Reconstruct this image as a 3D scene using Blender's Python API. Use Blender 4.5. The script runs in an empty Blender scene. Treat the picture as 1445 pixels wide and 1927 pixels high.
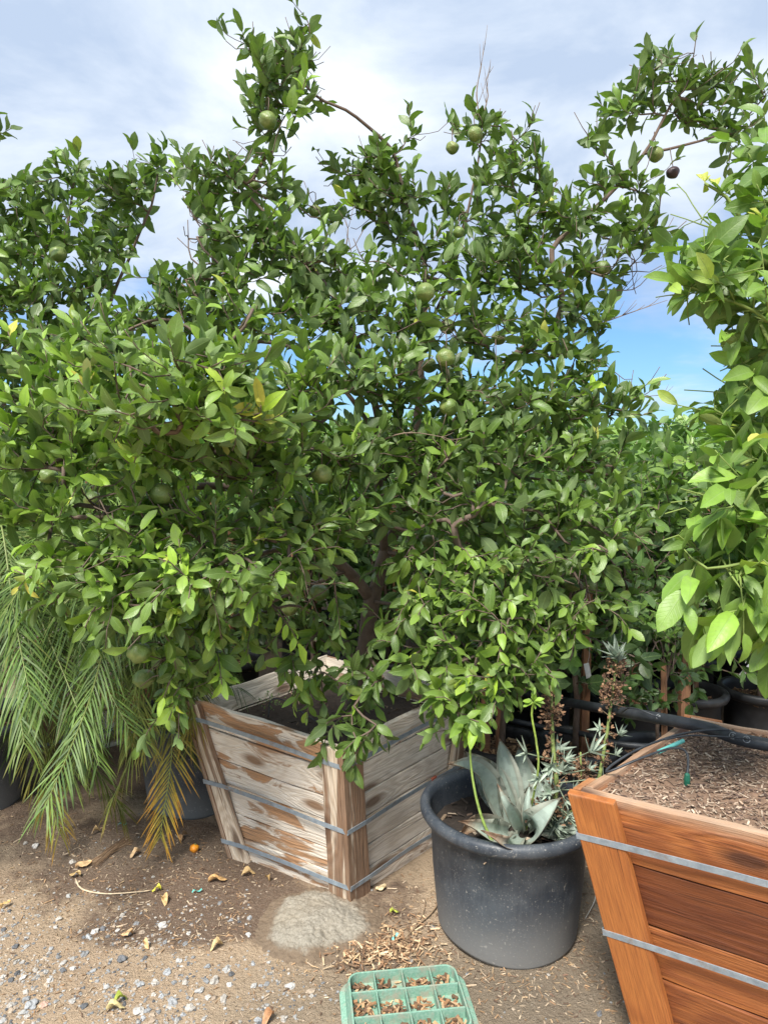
import bpy, math, random
import numpy as np
from mathutils import Vector, Matrix, noise

# ------------------------------------------------------------------ camera
F = 1300.0; CX, CY = 722.5, 963.5; HORIZON = 883.0; CAM_H = 1.5
PITCH = math.atan((CY - HORIZON) / F)
scene = bpy.context.scene
cam_data = bpy.data.cameras.new('camera')
cam_data.sensor_fit = 'VERTICAL'; cam_data.sensor_height = 36.0
cam_data.lens = F / 1927.0 * 36.0
cam_data.clip_start = 0.05; cam_data.clip_end = 3000
cam = bpy.data.objects.new('camera', cam_data)
scene.collection.objects.link(cam)
cam.location = (0, 0, CAM_H)
cam.rotation_euler = (math.radians(90) - PITCH, 0, 0)
scene.camera = cam

# ------------------------------------------------------------------ light
SUN_ELEV = math.radians(54); SUN_AZ = math.radians(200)    # azimuth measured clockwise from +Y: behind the camera, to the left
world = bpy.data.worlds.new('World'); scene.world = world; world.use_nodes = True
wn = world.node_tree; wn.nodes.clear()
def N(nt, t, **kw):
    n = nt.nodes.new(t)
    for k, v in kw.items():
        if k.startswith('i_'):
            key = k[2:]
            key = int(key) if key.isdigit() else key.replace('_', ' ')
            n.inputs[key].default_value = v
        else: setattr(n, k, v)
    return n
def mixc(nt, fac, a, b, mode='MIX'):
    n = N(nt, 'ShaderNodeMix', data_type='RGBA', blend_type=mode)
    for sock, val in ((n.inputs[0], fac), (n.inputs[6], a), (n.inputs[7], b)):
        if isinstance(val, bpy.types.NodeSocket): nt.links.new(val, sock)
        elif isinstance(val, (int, float)): sock.default_value = val
        else: sock.default_value = (*val, 1)
    return n.outputs[2]
def build_world():
    nt = wn; L = nt.links.new
    sky = N(nt, 'ShaderNodeTexSky'); sky.sky_type = 'NISHITA'; sky.sun_disc = False
    sky.sun_elevation = SUN_ELEV; sky.sun_rotation = SUN_AZ
    sky.air_density = 1.3; sky.dust_density = 0.6; sky.ozone_density = 2.0
    tc = N(nt, 'ShaderNodeTexCoord'); sep = N(nt, 'ShaderNodeSeparateXYZ'); L(tc.outputs['Generated'], sep.inputs[0])
    zz = N(nt, 'ShaderNodeMath', operation='MAXIMUM', i_1=0.0); L(sep.outputs[2], zz.inputs[0])
    den = N(nt, 'ShaderNodeMath', operation='ADD', i_1=0.16); L(zz.outputs[0], den.inputs[0])
    ux = N(nt, 'ShaderNodeMath', operation='DIVIDE'); L(sep.outputs[0], ux.inputs[0]); L(den.outputs[0], ux.inputs[1])
    uy = N(nt, 'ShaderNodeMath', operation='DIVIDE'); L(sep.outputs[1], uy.inputs[0]); L(den.outputs[0], uy.inputs[1])
    cmb = N(nt, 'ShaderNodeCombineXYZ'); L(ux.outputs[0], cmb.inputs[0]); L(uy.outputs[0], cmb.inputs[1])
    n1 = N(nt, 'ShaderNodeTexNoise', i_Scale=0.9, i_Detail=7.0, i_Roughness=0.55, i_Distortion=0.4); L(cmb.outputs[0], n1.inputs['Vector'])
    n2 = N(nt, 'ShaderNodeTexNoise', i_Scale=1.7, i_Detail=9.0, i_Roughness=0.56, i_Distortion=0.35); 
    mp = N(nt, 'ShaderNodeMapping'); mp.inputs['Location'].default_value = (3.7, 1.2, 0.4); L(cmb.outputs[0], mp.inputs[0]); L(mp.outputs[0], n2.inputs['Vector'])
    # coverage: thick overhead, broken and thin towards the horizon
    elev = N(nt, 'ShaderNodeMapRange', i_1=0.12, i_2=0.36, i_3=-0.13, i_4=0.34); L(sep.outputs[2], elev.inputs[0])
    add = N(nt, 'ShaderNodeMath', operation='ADD'); L(n1.outputs['Fac'], add.inputs[0]); L(elev.outputs[0], add.inputs[1])
    cov = N(nt, 'ShaderNodeMapRange', i_1=0.40, i_2=0.70, i_3=0.0, i_4=1.0); cov.interpolation_type = 'SMOOTHSTEP'; L(add.outputs[0], cov.inputs[0])
    ramp = N(nt, 'ShaderNodeValToRGB'); L(n2.outputs['Fac'], ramp.inputs[0])
    e = ramp.color_ramp.elements
    e[0].position = 0.38; e[0].color = (0.49, 0.60, 0.78, 1)
    e[1].position = 0.62; e[1].color = (0.88, 0.95, 1.03, 1)
    b1 = N(nt, 'ShaderNodeBackground', i_Strength=0.095); L(mixc(nt, 1.0, sky.outputs[0], (.50, .74, 1.06), 'MULTIPLY'), b1.inputs[0])
    b2 = N(nt, 'ShaderNodeBackground', i_Strength=0.66); L(ramp.outputs[0], b2.inputs[0])
    mix = N(nt, 'ShaderNodeMixShader'); L(cov.outputs[0], mix.inputs[0]); L(b1.outputs[0], mix.inputs[1]); L(b2.outputs[0], mix.inputs[2])
    out = N(nt, 'ShaderNodeOutputWorld'); L(mix.outputs[0], out.inputs[0])
build_world()
sun_data = bpy.data.lights.new('sun', 'SUN'); sun_data.energy = 3.9; sun_data.angle = math.radians(15); sun_data.color = (1.0, 0.955, 0.88)
sun = bpy.data.objects.new('sun', sun_data); scene.collection.objects.link(sun)
sd = Vector((math.sin(SUN_AZ) * math.cos(SUN_ELEV), math.cos(SUN_AZ) * math.cos(SUN_ELEV), math.sin(SUN_ELEV)))
sun.rotation_euler = sd.to_track_quat('Z', 'Y').to_euler()
scene.view_settings.view_transform = 'Standard'; scene.view_settings.look = 'None'
scene.view_settings.exposure = 0.82; scene.view_settings.gamma = 1.0
scene.cycles.max_bounces = 8; scene.cycles.transparent_max_bounces = 8

# ------------------------------------------------------------------ layout helpers
FWD = Vector((0, math.cos(PITCH), -math.sin(PITCH))); UPV = Vector((0, math.sin(PITCH), math.cos(PITCH)))
def ray(px, py): return Vector((1, 0, 0)) * ((px - CX) / F) - UPV * ((py - CY) / F) + FWD
def P(px, py, d): return Vector((0, 0, CAM_H)) + ray(px, py) * d
def G(px, py, z=0.0):
    r = ray(px, py); t = (z - CAM_H) / r.z
    return Vector((0, 0, CAM_H)) + r * t
def PY(px, py, Y):
    r = ray(px, py); return Vector((0, 0, CAM_H)) + r * (Y / r.y)

# ------------------------------------------------------------------ object helpers
C = scene.collection
def tag(o, label=None, cat=None, group=None, kind=None):
    if label: o['label'] = label
    if cat: o['category'] = cat
    if group: o['group'] = group
    if kind: o['kind'] = kind
    return o
def empty(name, loc, label, cat, group=None, rz=0):
    o = bpy.data.objects.new(name, None); C.objects.link(o); o.location = loc; o.rotation_euler = (0, 0, rz)
    o.empty_display_size = 0.1
    return tag(o, label, cat, group)
class MB:
    def __init__(s): s.v = []; s.f = []; s.uv = []; s.t = []
    def face(s, idx, uv=None, tint=(.5, .5, .5)):
        s.f.append(idx); s.uv.append(uv or [(0, 0)] * len(idx)); s.t.append(tint)
    def hexa(s, c, tint=(.5, .5, .5), L=None, W=None, uo=(0, 0)):
        """c: 8 corners, bottom ring 0-3 then top ring 4-7; u runs 0->1, v runs 0->4 (along ring 3)"""
        b = len(s.v); s.v += [tuple(p) for p in c]
        for q in ((0, 3, 2, 1), (4, 5, 6, 7), (0, 1, 5, 4), (1, 2, 6, 5), (2, 3, 7, 6), (3, 0, 4, 7)):
            pts = [Vector(c[i]) for i in q]
            l1 = (pts[1] - pts[0]).length; l2 = (pts[2] - pts[1]).length
            s.face([b + i for i in q], [(uo[0], uo[1]), (uo[0] + l1, uo[1]), (uo[0] + l1, uo[1] + l2), (uo[0], uo[1] + l2)], tint)
    def box(s, M, sx, sy, sz, tint=(.5, .5, .5), uo=(0, 0)):
        c = [M @ Vector(p) for p in ((-sx, -sy, -sz), (sx, -sy, -sz), (sx, sy, -sz), (-sx, sy, -sz), (-sx, -sy, sz), (sx, -sy, sz), (sx, sy, sz), (-sx, sy, sz))]
        s.hexa(c, tint, uo=uo)
    def tube(s, pts, rad, n=6, tint=(.5, .5, .5), cap=True):
        pts = [Vector(p) for p in pts]
        if not hasattr(rad, '__len__'): rad = [rad] * len(pts)
        ref = Vector((0.31, 0.17, 0.93)); b = len(s.v); acc = 0
        prevn = None; accs = []
        for i, p in enumerate(pts):
            t = (pts[min(i + 1, len(pts) - 1)] - pts[max(i - 1, 0)])
            if t.length < 1e-7: t = Vector((0, 0, 1))
            t.normalize()
            if prevn is None:
                a = t.cross(ref)
                if a.length < .1: a = t.cross(Vector((1, 0, 0)))
            else: a = prevn - t * prevn.dot(t)
            a.normalize(); prevn = a; bb = t.cross(a)
            if i: acc += (p - pts[i - 1]).length
            accs.append(acc)
            for k in range(n):
                an = 2 * math.pi * k / n
                s.v.append(tuple(p + (a * math.cos(an) + bb * math.sin(an)) * rad[i]))
        for i in range(len(pts) - 1):
            for k in range(n):
                k2 = (k + 1) % n
                s.face([b + i * n + k, b + i * n + k2, b + (i + 1) * n + k2, b + (i + 1) * n + k],
                       [(k / n, accs[i]), ((k + 1) / n, accs[i]), ((k + 1) / n, accs[i + 1]), (k / n, accs[i + 1])], tint)
        if cap:
            s.face([b + k for k in range(n)][::-1], None, tint)
            s.face([b + (len(pts) - 1) * n + k for k in range(n)], None, tint)
    def lathe(s, prof, n=48, c=(0, 0, 0), tint=(.5, .5, .5), wob=None):
        b = len(s.v)
        for j, (r, z) in enumerate(prof):
            for k in range(n):
                a = 2 * math.pi * k / n
                rr, zz = (r, z) if wob is None else wob(r, z, a)
                s.v.append((c[0] + rr * math.cos(a), c[1] + rr * math.sin(a), c[2] + zz))
        for j in range(len(prof) - 1):
            for k in range(n):
                k2 = (k + 1) % n
                s.face([b + j * n + k, b + j * n + k2, b + (j + 1) * n + k2, b + (j + 1) * n + k],
                       [(k / n, prof[j][1]), ((k + 1) / n, prof[j][1]), ((k + 1) / n, prof[j + 1][1]), (k / n, prof[j + 1][1])], tint)
    def blob(s, M, sub=1, tint=(.5, .5, .5), rough=0.15, seed=0):
        V, Fc = ICO[sub]; b = len(s.v)
        for v in V:
            q = 1 + rough * noise.noise(Vector(v) * 1.3 + Vector((seed * 3.1, seed * 1.7, seed)))*2
            s.v.append(tuple(M @ (Vector(v) * q)))
        for f in Fc: s.face([b + i for i in f], None, tint)
    def build(s, name, mat, parent=None, smooth=False, bevel=0, loc=None):
        me = bpy.data.meshes.new(name); me.from_pydata(s.v, [], s.f)
        uvl = me.uv_layers.new(name='UVMap')
        uvl.data.foreach_set('uv', np.array([c for u in s.uv for p in u for c in p], dtype=np.float32))
        ca = me.attributes.new('tint', 'FLOAT_COLOR', 'CORNER')
        ca.data.foreach_set('color', np.array([c for t, f in zip(s.t, s.f) for _ in f for c in (*t[:3], 1.0)], dtype=np.float32))
        if smooth: me.shade_smooth()
        me.materials.append(mat); me.update()
        o = bpy.data.objects.new(name, me); C.objects.link(o)
        if parent is not None:
            o.parent = parent
            o.matrix_parent_inverse = Matrix.Translation(-Vector(parent.location)) if parent.rotation_euler.z == 0 else parent_inv(parent)
        if bevel:
            m = o.modifiers.new('bevel', 'BEVEL'); m.width = bevel; m.segments = 2; m.limit_method = 'ANGLE'; m.angle_limit = math.radians(40)
        return o
def parent_inv(p): return (Matrix.Translation(p.location) @ p.rotation_euler.to_matrix().to_4x4()).inverted()
def make_ico():
    t = (1 + 5 ** .5) / 2
    V = [Vector(v).normalized() for v in ((-1, t, 0), (1, t, 0), (-1, -t, 0), (1, -t, 0), (0, -1, t), (0, 1, t), (0, -1, -t), (0, 1, -t), (t, 0, -1), (t, 0, 1), (-t, 0, -1), (-t, 0, 1))]
    Fc = [(0, 11, 5), (0, 5, 1), (0, 1, 7), (0, 7, 10), (0, 10, 11), (1, 5, 9), (5, 11, 4), (11, 10, 2), (10, 7, 6), (7, 1, 8), (3, 9, 4), (3, 4, 2), (3, 2, 6), (3, 6, 8), (3, 8, 9), (4, 9, 5), (2, 4, 11), (6, 2, 10), (8, 6, 7), (9, 8, 1)]
    out = [(V, Fc)]
    for _ in range(3):
        V = list(V); mid = {}; NF = []
        def m(a, b):
            k = (min(a, b), max(a, b))
            if k not in mid: mid[k] = len(V); V.append(((V[a] + V[b]) / 2).normalized())
            return mid[k]
        for a, b, c in Fc:
            x, y, z = m(a, b), m(b, c), m(c, a); NF += [(a, x, z), (b, y, x), (c, z, y), (x, y, z)]
        Fc = NF; out.append((V, Fc))
    return out
ICO = make_ico()
def spline(pts, step=0.04):
    """Catmull-Rom through pts, resampled"""
    p = [Vector(q) for q in pts]
    if len(p) == 2:
        n = max(2, int((p[1] - p[0]).length / step)); return [p[0].lerp(p[1], i / n) for i in range(n + 1)]
    p = [p[0] * 2 - p[1]] + p + [p[-1] * 2 - p[-2]]; out = []
    for i in range(1, len(p) - 2):
        n = max(2, int((p[i + 1] - p[i]).length / step))
        for k in range(n):
            t = k / n
            out.append(0.5 * ((2 * p[i]) + (p[i + 1] - p[i - 1]) * t + (2 * p[i - 1] - 5 * p[i] + 4 * p[i + 1] - p[i + 2]) * t * t + (-p[i - 1] + 3 * p[i] - 3 * p[i + 1] + p[i + 2]) * t ** 3))
    out.append(p[-2]); return out

# ------------------------------------------------------------------ materials
def newmat(name):
    m = bpy.data.materials.new(name); m.use_nodes = True; nt = m.node_tree; nt.nodes.clear()
    out = N(nt, 'ShaderNodeOutputMaterial'); b = N(nt, 'ShaderNodeBsdfPrincipled'); nt.links.new(b.outputs[0], out.inputs[0])
    return m, nt, b, out
def ramp(nt, fac, stops):
    r = N(nt, 'ShaderNodeValToRGB'); nt.links.new(fac, r.inputs[0]); e = r.color_ramp.elements
    while len(e) < len(stops): e.new(0.5)
    for i, (p, c) in enumerate(stops): e[i].position = p; e[i].color = (*c, 1) if len(c) == 3 else c
    return r.outputs[0]
def math_(nt, op, a, b=None, clamp=False):
    n = N(nt, 'ShaderNodeMath', operation=op); n.use_clamp = clamp
    for i, v in enumerate((a, b)):
        if v is None: continue
        if isinstance(v, bpy.types.NodeSocket): nt.links.new(v, n.inputs[i])
        else: n.inputs[i].default_value = v
    return n.outputs[0]
def mrange(nt, v, a, b, c, d, smooth=False):
    n = N(nt, 'ShaderNodeMapRange', i_1=a, i_2=b, i_3=c, i_4=d); nt.links.new(v, n.inputs[0])
    if smooth: n.interpolation_type = 'SMOOTHSTEP'
    return n.outputs[0]
def noise_(nt, vec, scale, detail=4, rough=.55, dist=0.0):
    n = N(nt, 'ShaderNodeTexNoise', i_Scale=scale, i_Detail=float(detail), i_Roughness=rough, i_Distortion=dist)
    if vec is not None: nt.links.new(vec, n.inputs['Vector'])
    return n.outputs['Fac']
def coords(nt, which='Object', scale=None, loc=None):
    t = N(nt, 'ShaderNodeTexCoord'); v = t.outputs[which]
    if scale or loc:
        m = N(nt, 'ShaderNodeMapping'); nt.links.new(v, m.inputs[0])
        if scale: m.inputs['Scale'].default_value = scale
        if loc: m.inputs['Location'].default_value = loc
        v = m.outputs[0]
    return v
def bump(nt, b, h, strength=.4, dist=.01):
    n = N(nt, 'ShaderNodeBump', i_Strength=strength, i_Distance=dist); nt.links.new(h, n.inputs['Height']); nt.links.new(n.outputs[0], b.inputs['Normal']); return n
def tint(nt):
    a = N(nt, 'ShaderNodeAttribute'); a.attribute_name = 'tint'
    s = N(nt, 'ShaderNodeSeparateColor'); nt.links.new(a.outputs['Color'], s.inputs[0]); return a.outputs['Color'], s.outputs

def leaf_mat(name, stops, back, rough=.4, trans=.22, vein=(.25, .36, .12), spec=.5):
    """tint.r = age/hue of the leaf, tint.g = brightness of the leaf, uv = across, along"""
    m, nt, b, out = newmat(name); L = nt.links.new
    _, t = tint(nt)
    col = ramp(nt, t[0], stops)
    uv = N(nt, 'ShaderNodeUVMap'); sp = N(nt, 'ShaderNodeSeparateXYZ'); L(uv.outputs[0], sp.inputs[0])
    au = math_(nt, 'ABSOLUTE', sp.outputs[0])
    mid = mrange(nt, au, 0.03, 0.10, 0.75, 0.0)
    # side veins: stripes along  v - 0.25|u|
    w = math_(nt, 'SUBTRACT', sp.outputs[1], math_(nt, 'MULTIPLY', au, .22))
    st = math_(nt, 'SINE', math_(nt, 'MULTIPLY', w, 62.0))
    vs = mrange(nt, st, .75, 1.0, 0, .28)
    vfac = math_(nt, 'MAXIMUM', mid, vs)
    ob = coords(nt, 'Object')
    nz = noise_(nt, ob, 34, 3)
    col = mixc(nt, 1.0, col, mixc(nt, nz, (.7, .7, .7), (1.3, 1.3, 1.3)), 'MULTIPLY')
    br = N(nt, 'ShaderNodeCombineColor'); 
    for i in range(3): L(mrange(nt, t[1], 0, 1, .6, 1.45), br.inputs[i])
    col = mixc(nt, 1.0, col, br.outputs[0], 'MULTIPLY')
    colf = mixc(nt, math_(nt, 'MULTIPLY', vfac, .6), col, vein)
    nd = noise_(nt, ob, 9, 4, .6); ns = noise_(nt, ob, 120, 2, .5)
    colf = mixc(nt, mrange(nt, nd, .52, .72, 0, .30), colf, (.24, .27, .19))          # dust film
    colf = mixc(nt, mrange(nt, ns, .70, .76, 0, .7), colf, (.20, .13, .05))           # brown spots
    g = N(nt, 'ShaderNodeNewGeometry')
    colb = mixc(nt, .55, col, back)
    colb = mixc(nt, math_(nt, 'MULTIPLY', mid, .5), colb, vein)
    c = mixc(nt, g.outputs['Backfacing'], colf, colb)
    L(c, b.inputs['Base Color'])
    L(math_(nt, 'ADD', mrange(nt, g.outputs['Backfacing'], 0, 1, rough, .62), math_(nt, 'MULTIPLY', nz, .12)), b.inputs['Roughness'])
    b.inputs['Specular IOR Level'].default_value = spec
    bump(nt, b, math_(nt, 'ADD', math_(nt, 'MULTIPLY', vfac, -.5), math_(nt, 'MULTIPLY', nz, 1.2)), .35, .004)
    tr = N(nt, 'ShaderNodeBsdfTranslucent')
    tc = mixc(nt, 1.0, c, (1.25, 1.6, .45), 'MULTIPLY'); L(tc, tr.inputs[0])
    mx = N(nt, 'ShaderNodeMixShader', i_0=trans); L(b.outputs[0], mx.inputs[1]); L(tr.outputs[0], mx.inputs[2]); L(mx.outputs[0], out.inputs[0])
    return m
M = {}
M['leaf'] = leaf_mat('citrus_leaf', [(0, (.042, .080, .018)), (.35, (.092, .160, .028)), (.62, (.175, .280, .040)), (.82, (.31, .48, .045)), (1, (.52, .47, .08))], (.17, .24, .10), rough=.36)
M['leaf_lemon'] = leaf_mat('lemon_leaf', [(0, (.06, .12, .02)), (.4, (.125, .225, .034)), (.7, (.22, .36, .05)), (1, (.52, .48, .11))], (.19, .27, .10), rough=.40, trans=.24)
M['leaf_shrub'] = leaf_mat('shrub_leaf', [(0, (.035, .07, .022)), (.4, (.07, .135, .038)), (.65, (.15, .27, .05)), (1, (.33, .47, .08))], (.13, .20, .09), rough=.34)

def bark_mat(name, a, b_, c):
    m, nt, b, out = newmat(name)
    v = coords(nt, 'Object'); n1 = noise_(nt, v, 40, 5, .6); n2 = noise_(nt, v, 6, 3)
    nt.links.new(mixc(nt, n2, ramp(nt, n1, [(.3, a), (.7, b_)]), c), b.inputs['Base Color']); b.inputs['Roughness'].default_value = .85
    bump(nt, b, n1, .6, .004); return m
M['bark'] = bark_mat('citrus_bark', (.09, .055, .04), (.22, .15, .11), (.13, .10, .08))
M['twig'] = bark_mat('dry_twig', (.13, .08, .055), (.30, .22, .15), (.2, .15, .11))
M['green_stem'] = bark_mat('green_stem', (.14, .20, .04), (.26, .36, .07), (.2, .26, .08))

def fruit_mat(name, a, b_):
    m, nt, b, out = newmat(name)
    v = coords(nt, 'Object'); n1 = noise_(nt, v, 190, 2, .5); n2 = noise_(nt, v, 22, 3)
    nt.links.new(mixc(nt, mrange(nt, n2, .45, .75, 0, 1), ramp(nt, n1, [(.3, tuple(x * .8 for x in a)), (.7, a)]), b_), b.inputs['Base Color'])
    b.inputs['Roughness'].default_value = .42; bump(nt, b, n1, .55, .003); return m
M['fruit'] = fruit_mat('unripe_fruit', (.14, .21, .05), (.26, .28, .09))
M['fruit_ripe'] = fruit_mat('ripe_fruit', (.78, .27, .02), (.85, .38, .03))
M['fruit_rotten'] = fruit_mat('rotten_fruit', (.05, .03, .035), (.09, .05, .05))
M['fruit_lemon'] = fruit_mat('pomelo_fruit', (.17, .24, .04), (.25, .30, .06))

def wood_mat(name, pale, mid, dark, stain, stain_lo, stain_hi, ring=9.0, rough=.8, sx=.22, bumpS=.7, fade=None, vary=.0, crack=.6, ramt=.8):
    """uv in metres, u along the grain; tint.r/g = per board offsets; tint.b = how much stain the board has"""
    m, nt, b, out = newmat(name); L = nt.links.new
    tcol, t = tint(nt)
    uv = N(nt, 'ShaderNodeUVMap'); sp = N(nt, 'ShaderNodeSeparateXYZ'); L(uv.outputs[0], sp.inputs[0])
    cm = N(nt, 'ShaderNodeCombineXYZ')
    L(math_(nt, 'MULTIPLY', sp.outputs[0], .16), cm.inputs[0]); L(sp.outputs[1], cm.inputs[1]); L(math_(nt, 'MULTIPLY', t[0], 7.3), cm.inputs[2])
    vo = N(nt, 'ShaderNodeTexVoronoi', i_Scale=1.0, voronoi_dimensions='2D'); ck = N(nt, 'ShaderNodeCombineXYZ')
    L(math_(nt, 'MULTIPLY', sp.outputs[0], 2.0), ck.inputs[0]); L(math_(nt, 'MULTIPLY', sp.outputs[1], 5.0), ck.inputs[1]); L(math_(nt, 'MULTIPLY', t[1], 5), ck.inputs[2]); L(ck.outputs[0], vo.inputs['Vector'])
    big = math_(nt, 'ADD', noise_(nt, cm.outputs[0], 9, 3, .5, .6), mrange(nt, vo.outputs['Distance'], 0, .42, .32, 0, True))
    rings = math_(nt, 'SINE', math_(nt, 'MULTIPLY', big, ring * 7))
    rr = mrange(nt, rings, -1, 1, 0, 1)
    cf = N(nt, 'ShaderNodeCombineXYZ'); L(math_(nt, 'MULTIPLY', sp.outputs[0], .035), cf.inputs[0]); L(sp.outputs[1], cf.inputs[1]); L(t[0], cf.inputs[2])
    fine = noise_(nt, cf.outputs[0], 260, 4, .65)
    cs = N(nt, 'ShaderNodeCombineXYZ'); L(math_(nt, 'MULTIPLY', sp.outputs[0], sx), cs.inputs[0]); L(sp.outputs[1], cs.inputs[1]); L(math_(nt, 'MULTIPLY', t[1], 3.1), cs.inputs[2])
    sn = noise_(nt, cs.outputs[0], 9.0, 6, .62, .8)
    base = mixc(nt, mrange(nt, rr, .15, .95, 0, ramt), pale, mid)
    base = mixc(nt, mrange(nt, fine, .42, .72, 0, .6), base, dark)
    smask = math_(nt, 'MULTIPLY', mrange(nt, math_(nt, 'ADD', sn, mrange(nt, t[2], 0, 1, -.16, .16)), stain_lo, stain_hi, 0, 1, True), 1.0)
    sdark = mixc(nt, mrange(nt, fine, .35, .65, 0, 1), tuple(min(1, x * 1.6) for x in stain), tuple(x * .7 for x in stain))
    tide = math_(nt, 'MULTIPLY', smask, mrange(nt, smask, .5, 1.0, 1.0, .25))      # darker tide line round each stain
    base = mixc(nt, math_(nt, 'MULTIPLY', smask, .80), base, sdark)
    base = mixc(nt, math_(nt, 'MULTIPLY', tide, .75), base, tuple(x * .55 for x in stain))
    cc = N(nt, 'ShaderNodeCombineXYZ'); L(math_(nt, 'MULTIPLY', sp.outputs[0], .03), cc.inputs[0]); L(sp.outputs[1], cc.inputs[1]); L(math_(nt, 'MULTIPLY', t[0], 2.7), cc.inputs[2])
    cr = noise_(nt, cc.outputs[0], 120, 2, .5, .3); crk = mrange(nt, cr, .66, .72, 0, crack); base = mixc(nt, crk, base, tuple(x * .3 for x in dark))
    if vary: base = mixc(nt, math_(nt, 'MULTIPLY', t[1], vary), base, mixc(nt, 1.0, base, (.36, .27, .24), 'MULTIPLY'))
    if fade:
        po = N(nt, 'ShaderNodeSeparateXYZ'); L(coords(nt, 'Object'), po.inputs[0])
        fz = mrange(nt, math_(nt, 'ADD', po.outputs[2], math_(nt, 'MULTIPLY', sn, .10)), fade[0], fade[1], 0, fade[2], True); base = mixc(nt, fz, base, mixc(nt, fine, (.62, .50, .38), (.34, .25, .17)))
    bv = noise_(nt, coords(nt, 'Object'), 3.0, 4)
    base = mixc(nt, 1.0, base, mixc(nt, bv, (.78, .78, .78), (1.2, 1.18, 1.15)), 'MULTIPLY')
    # knots
    kn = mrange(nt, vo.outputs['Distance'], .06, .15, .85, 0)
    base = mixc(nt, kn, base, tuple(x * .5 for x in stain))
    L(base, b.inputs['Base Color']); b.inputs['Roughness'].default_value = rough
    h = math_(nt, 'ADD', math_(nt, 'MULTIPLY', fine, 1.0), math_(nt, 'MULTIPLY', rr, .5))
    bump(nt, b, h, bumpS, .004); return m
M['wood_old'] = wood_mat('weathered_wood', (.88, .81, .71), (.72, .62, .50), (.40, .30, .21), (.40, .18, .055), .535, .60, sx=.30, ramt=.5)
M['wood_old_grey'] = wood_mat('weathered_wood_grey', (.84, .76, .66), (.64, .55, .45), (.36, .28, .20), (.26, .13, .06), .64, .72, ramt=.6)
M['wood_old_post'] = wood_mat('weathered_post_wood', (.74, .63, .50), (.56, .44, .32), (.28, .20, .14), (.20, .10, .05), .46, .52, sx=.06)
M['wood_orange'] = wood_mat('orange_wood', (.42, .145, .038), (.25, .070, .020), (.12, .038, .016), (.10, .032, .016), .62, .76, ring=5, rough=.6, vary=.9, ramt=.6, fade=(.72, .79, .8))
M['wood_orange_post'] = wood_mat('orange_post_wood', (.47, .17, .042), (.34, .105, .026), (.17, .052, .018), (.22, .07, .02), .66, .80, ring=4, rough=.6, vary=.2, ramt=.5, fade=(.755, .80, .7))
M['wood_orange_top'] = wood_mat('orange_wood_faded', (.56, .40, .26), (.45, .28, .15), (.32, .18, .09), (.28, .13, .05), .6, .8, rough=.75)
M['wood_stake'] = wood_mat('stake_wood', (.36, .19, .10), (.28, .13, .07), (.16, .08, .05), (.1, .05, .03), .6, .8)

def plain(name, a, b_, scale=30, rough=.6, metal=0, bs=.2, bd=.003, spec=.5):
    m, nt, b, out = newmat(name); v = coords(nt, 'Object'); n1 = noise_(nt, v, scale, 4)
    nt.links.new(ramp(nt, n1, [(.3, a), (.7, b_)]), b.inputs['Base Color']); b.inputs['Roughness'].default_value = rough; b.inputs['Metallic'].default_value = metal
    b.inputs['Specular IOR Level'].default_value = spec
    bump(nt, b, n1, bs, bd); return m
def strap_mat():
    m, nt, b, out = newmat('strap_steel'); v = coords(nt, 'Object'); n1 = noise_(nt, v, 45, 4, .6); n2 = noise_(nt, v, 16, 5, .7)
    c = ramp(nt, n1, [(.3, (.22, .27, .32)), (.7, (.36, .42, .47))]); c = mixc(nt, mrange(nt, n2, .56, .70, 0, .75), c, (.24, .17, .12))
    nt.links.new(c, b.inputs['Base Color']); b.inputs['Roughness'].default_value = .5; b.inputs['Metallic'].default_value = .3; bump(nt, b, n1, .3, .003); return m
M['strap'] = strap_mat()
M['pot_black'] = plain('black_plastic', (.012, .013, .015), (.03, .032, .036), 18, .5)
M['hose'] = plain('hose_plastic', (.018, .021, .026), (.05, .056, .066), 30, .48)
M['label'] = plain('label_plastic', (.6, .62, .64), (.75, .76, .78), 90, .5)
M['tube_blue'] = plain('blue_green_tube', (.10, .42, .38), (.16, .55, .5), 90, .4)
M['emitter'] = plain('green_emitter', (.01, .10, .06), (.02, .16, .10), 90, .4)
M['fitting'] = plain('grey_fitting', (.16, .17, .18), (.32, .33, .34), 90, .45)
M['soil'] = plain('dark_soil', (.022, .014, .009), (.075, .05, .034), 70, .95, 0, 1.0, .02)
M['concrete'] = None
def conc():
    m, nt, b, out = newmat('rough_concrete'); v = coords(nt, 'Object')
    n1 = noise_(nt, v, 120, 5, .7); n2 = noise_(nt, v, 7, 4)
    _, tt = tint(nt)
    c = mixc(nt, mrange(nt, n2, .4, .65, 0, .5), ramp(nt, n1, [(.3, (.20, .18, .145)), (.62, (.38, .345, .285))]), (.32, .27, .20))
    n3 = noise_(nt, v, 22, 5, .7); c = mixc(nt, mrange(nt, math_(nt, 'ADD', tt[0], math_(nt, 'MULTIPLY', math_(nt, 'SUBTRACT', n3, .5), .9)), .35, .7, 0, 1, True), c, mixc(nt, n1, (.12, .085, .058), (.27, .20, .135)))
    nt.links.new(c, b.inputs['Base Color']); b.inputs['Roughness'].default_value = .95; bump(nt, b, n1, .9, .008); return m
M['concrete'] = conc()
def stone_mat():
    m, nt, b, out = newmat('stone'); v = coords(nt, 'Object'); tc, t = tint(nt)
    n1 = noise_(nt, v, 210, 3, .7)
    c = mixc(nt, 1.0, tc, ramp(nt, n1, [(.3, (.6, .6, .6)), (.7, (1.35, 1.35, 1.35))]), 'MULTIPLY')
    nt.links.new(c, b.inputs['Base Color']); b.inputs['Roughness'].default_value = .9; bump(nt, b, n1, .5, .003); return m
M['stone'] = stone_mat()
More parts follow.
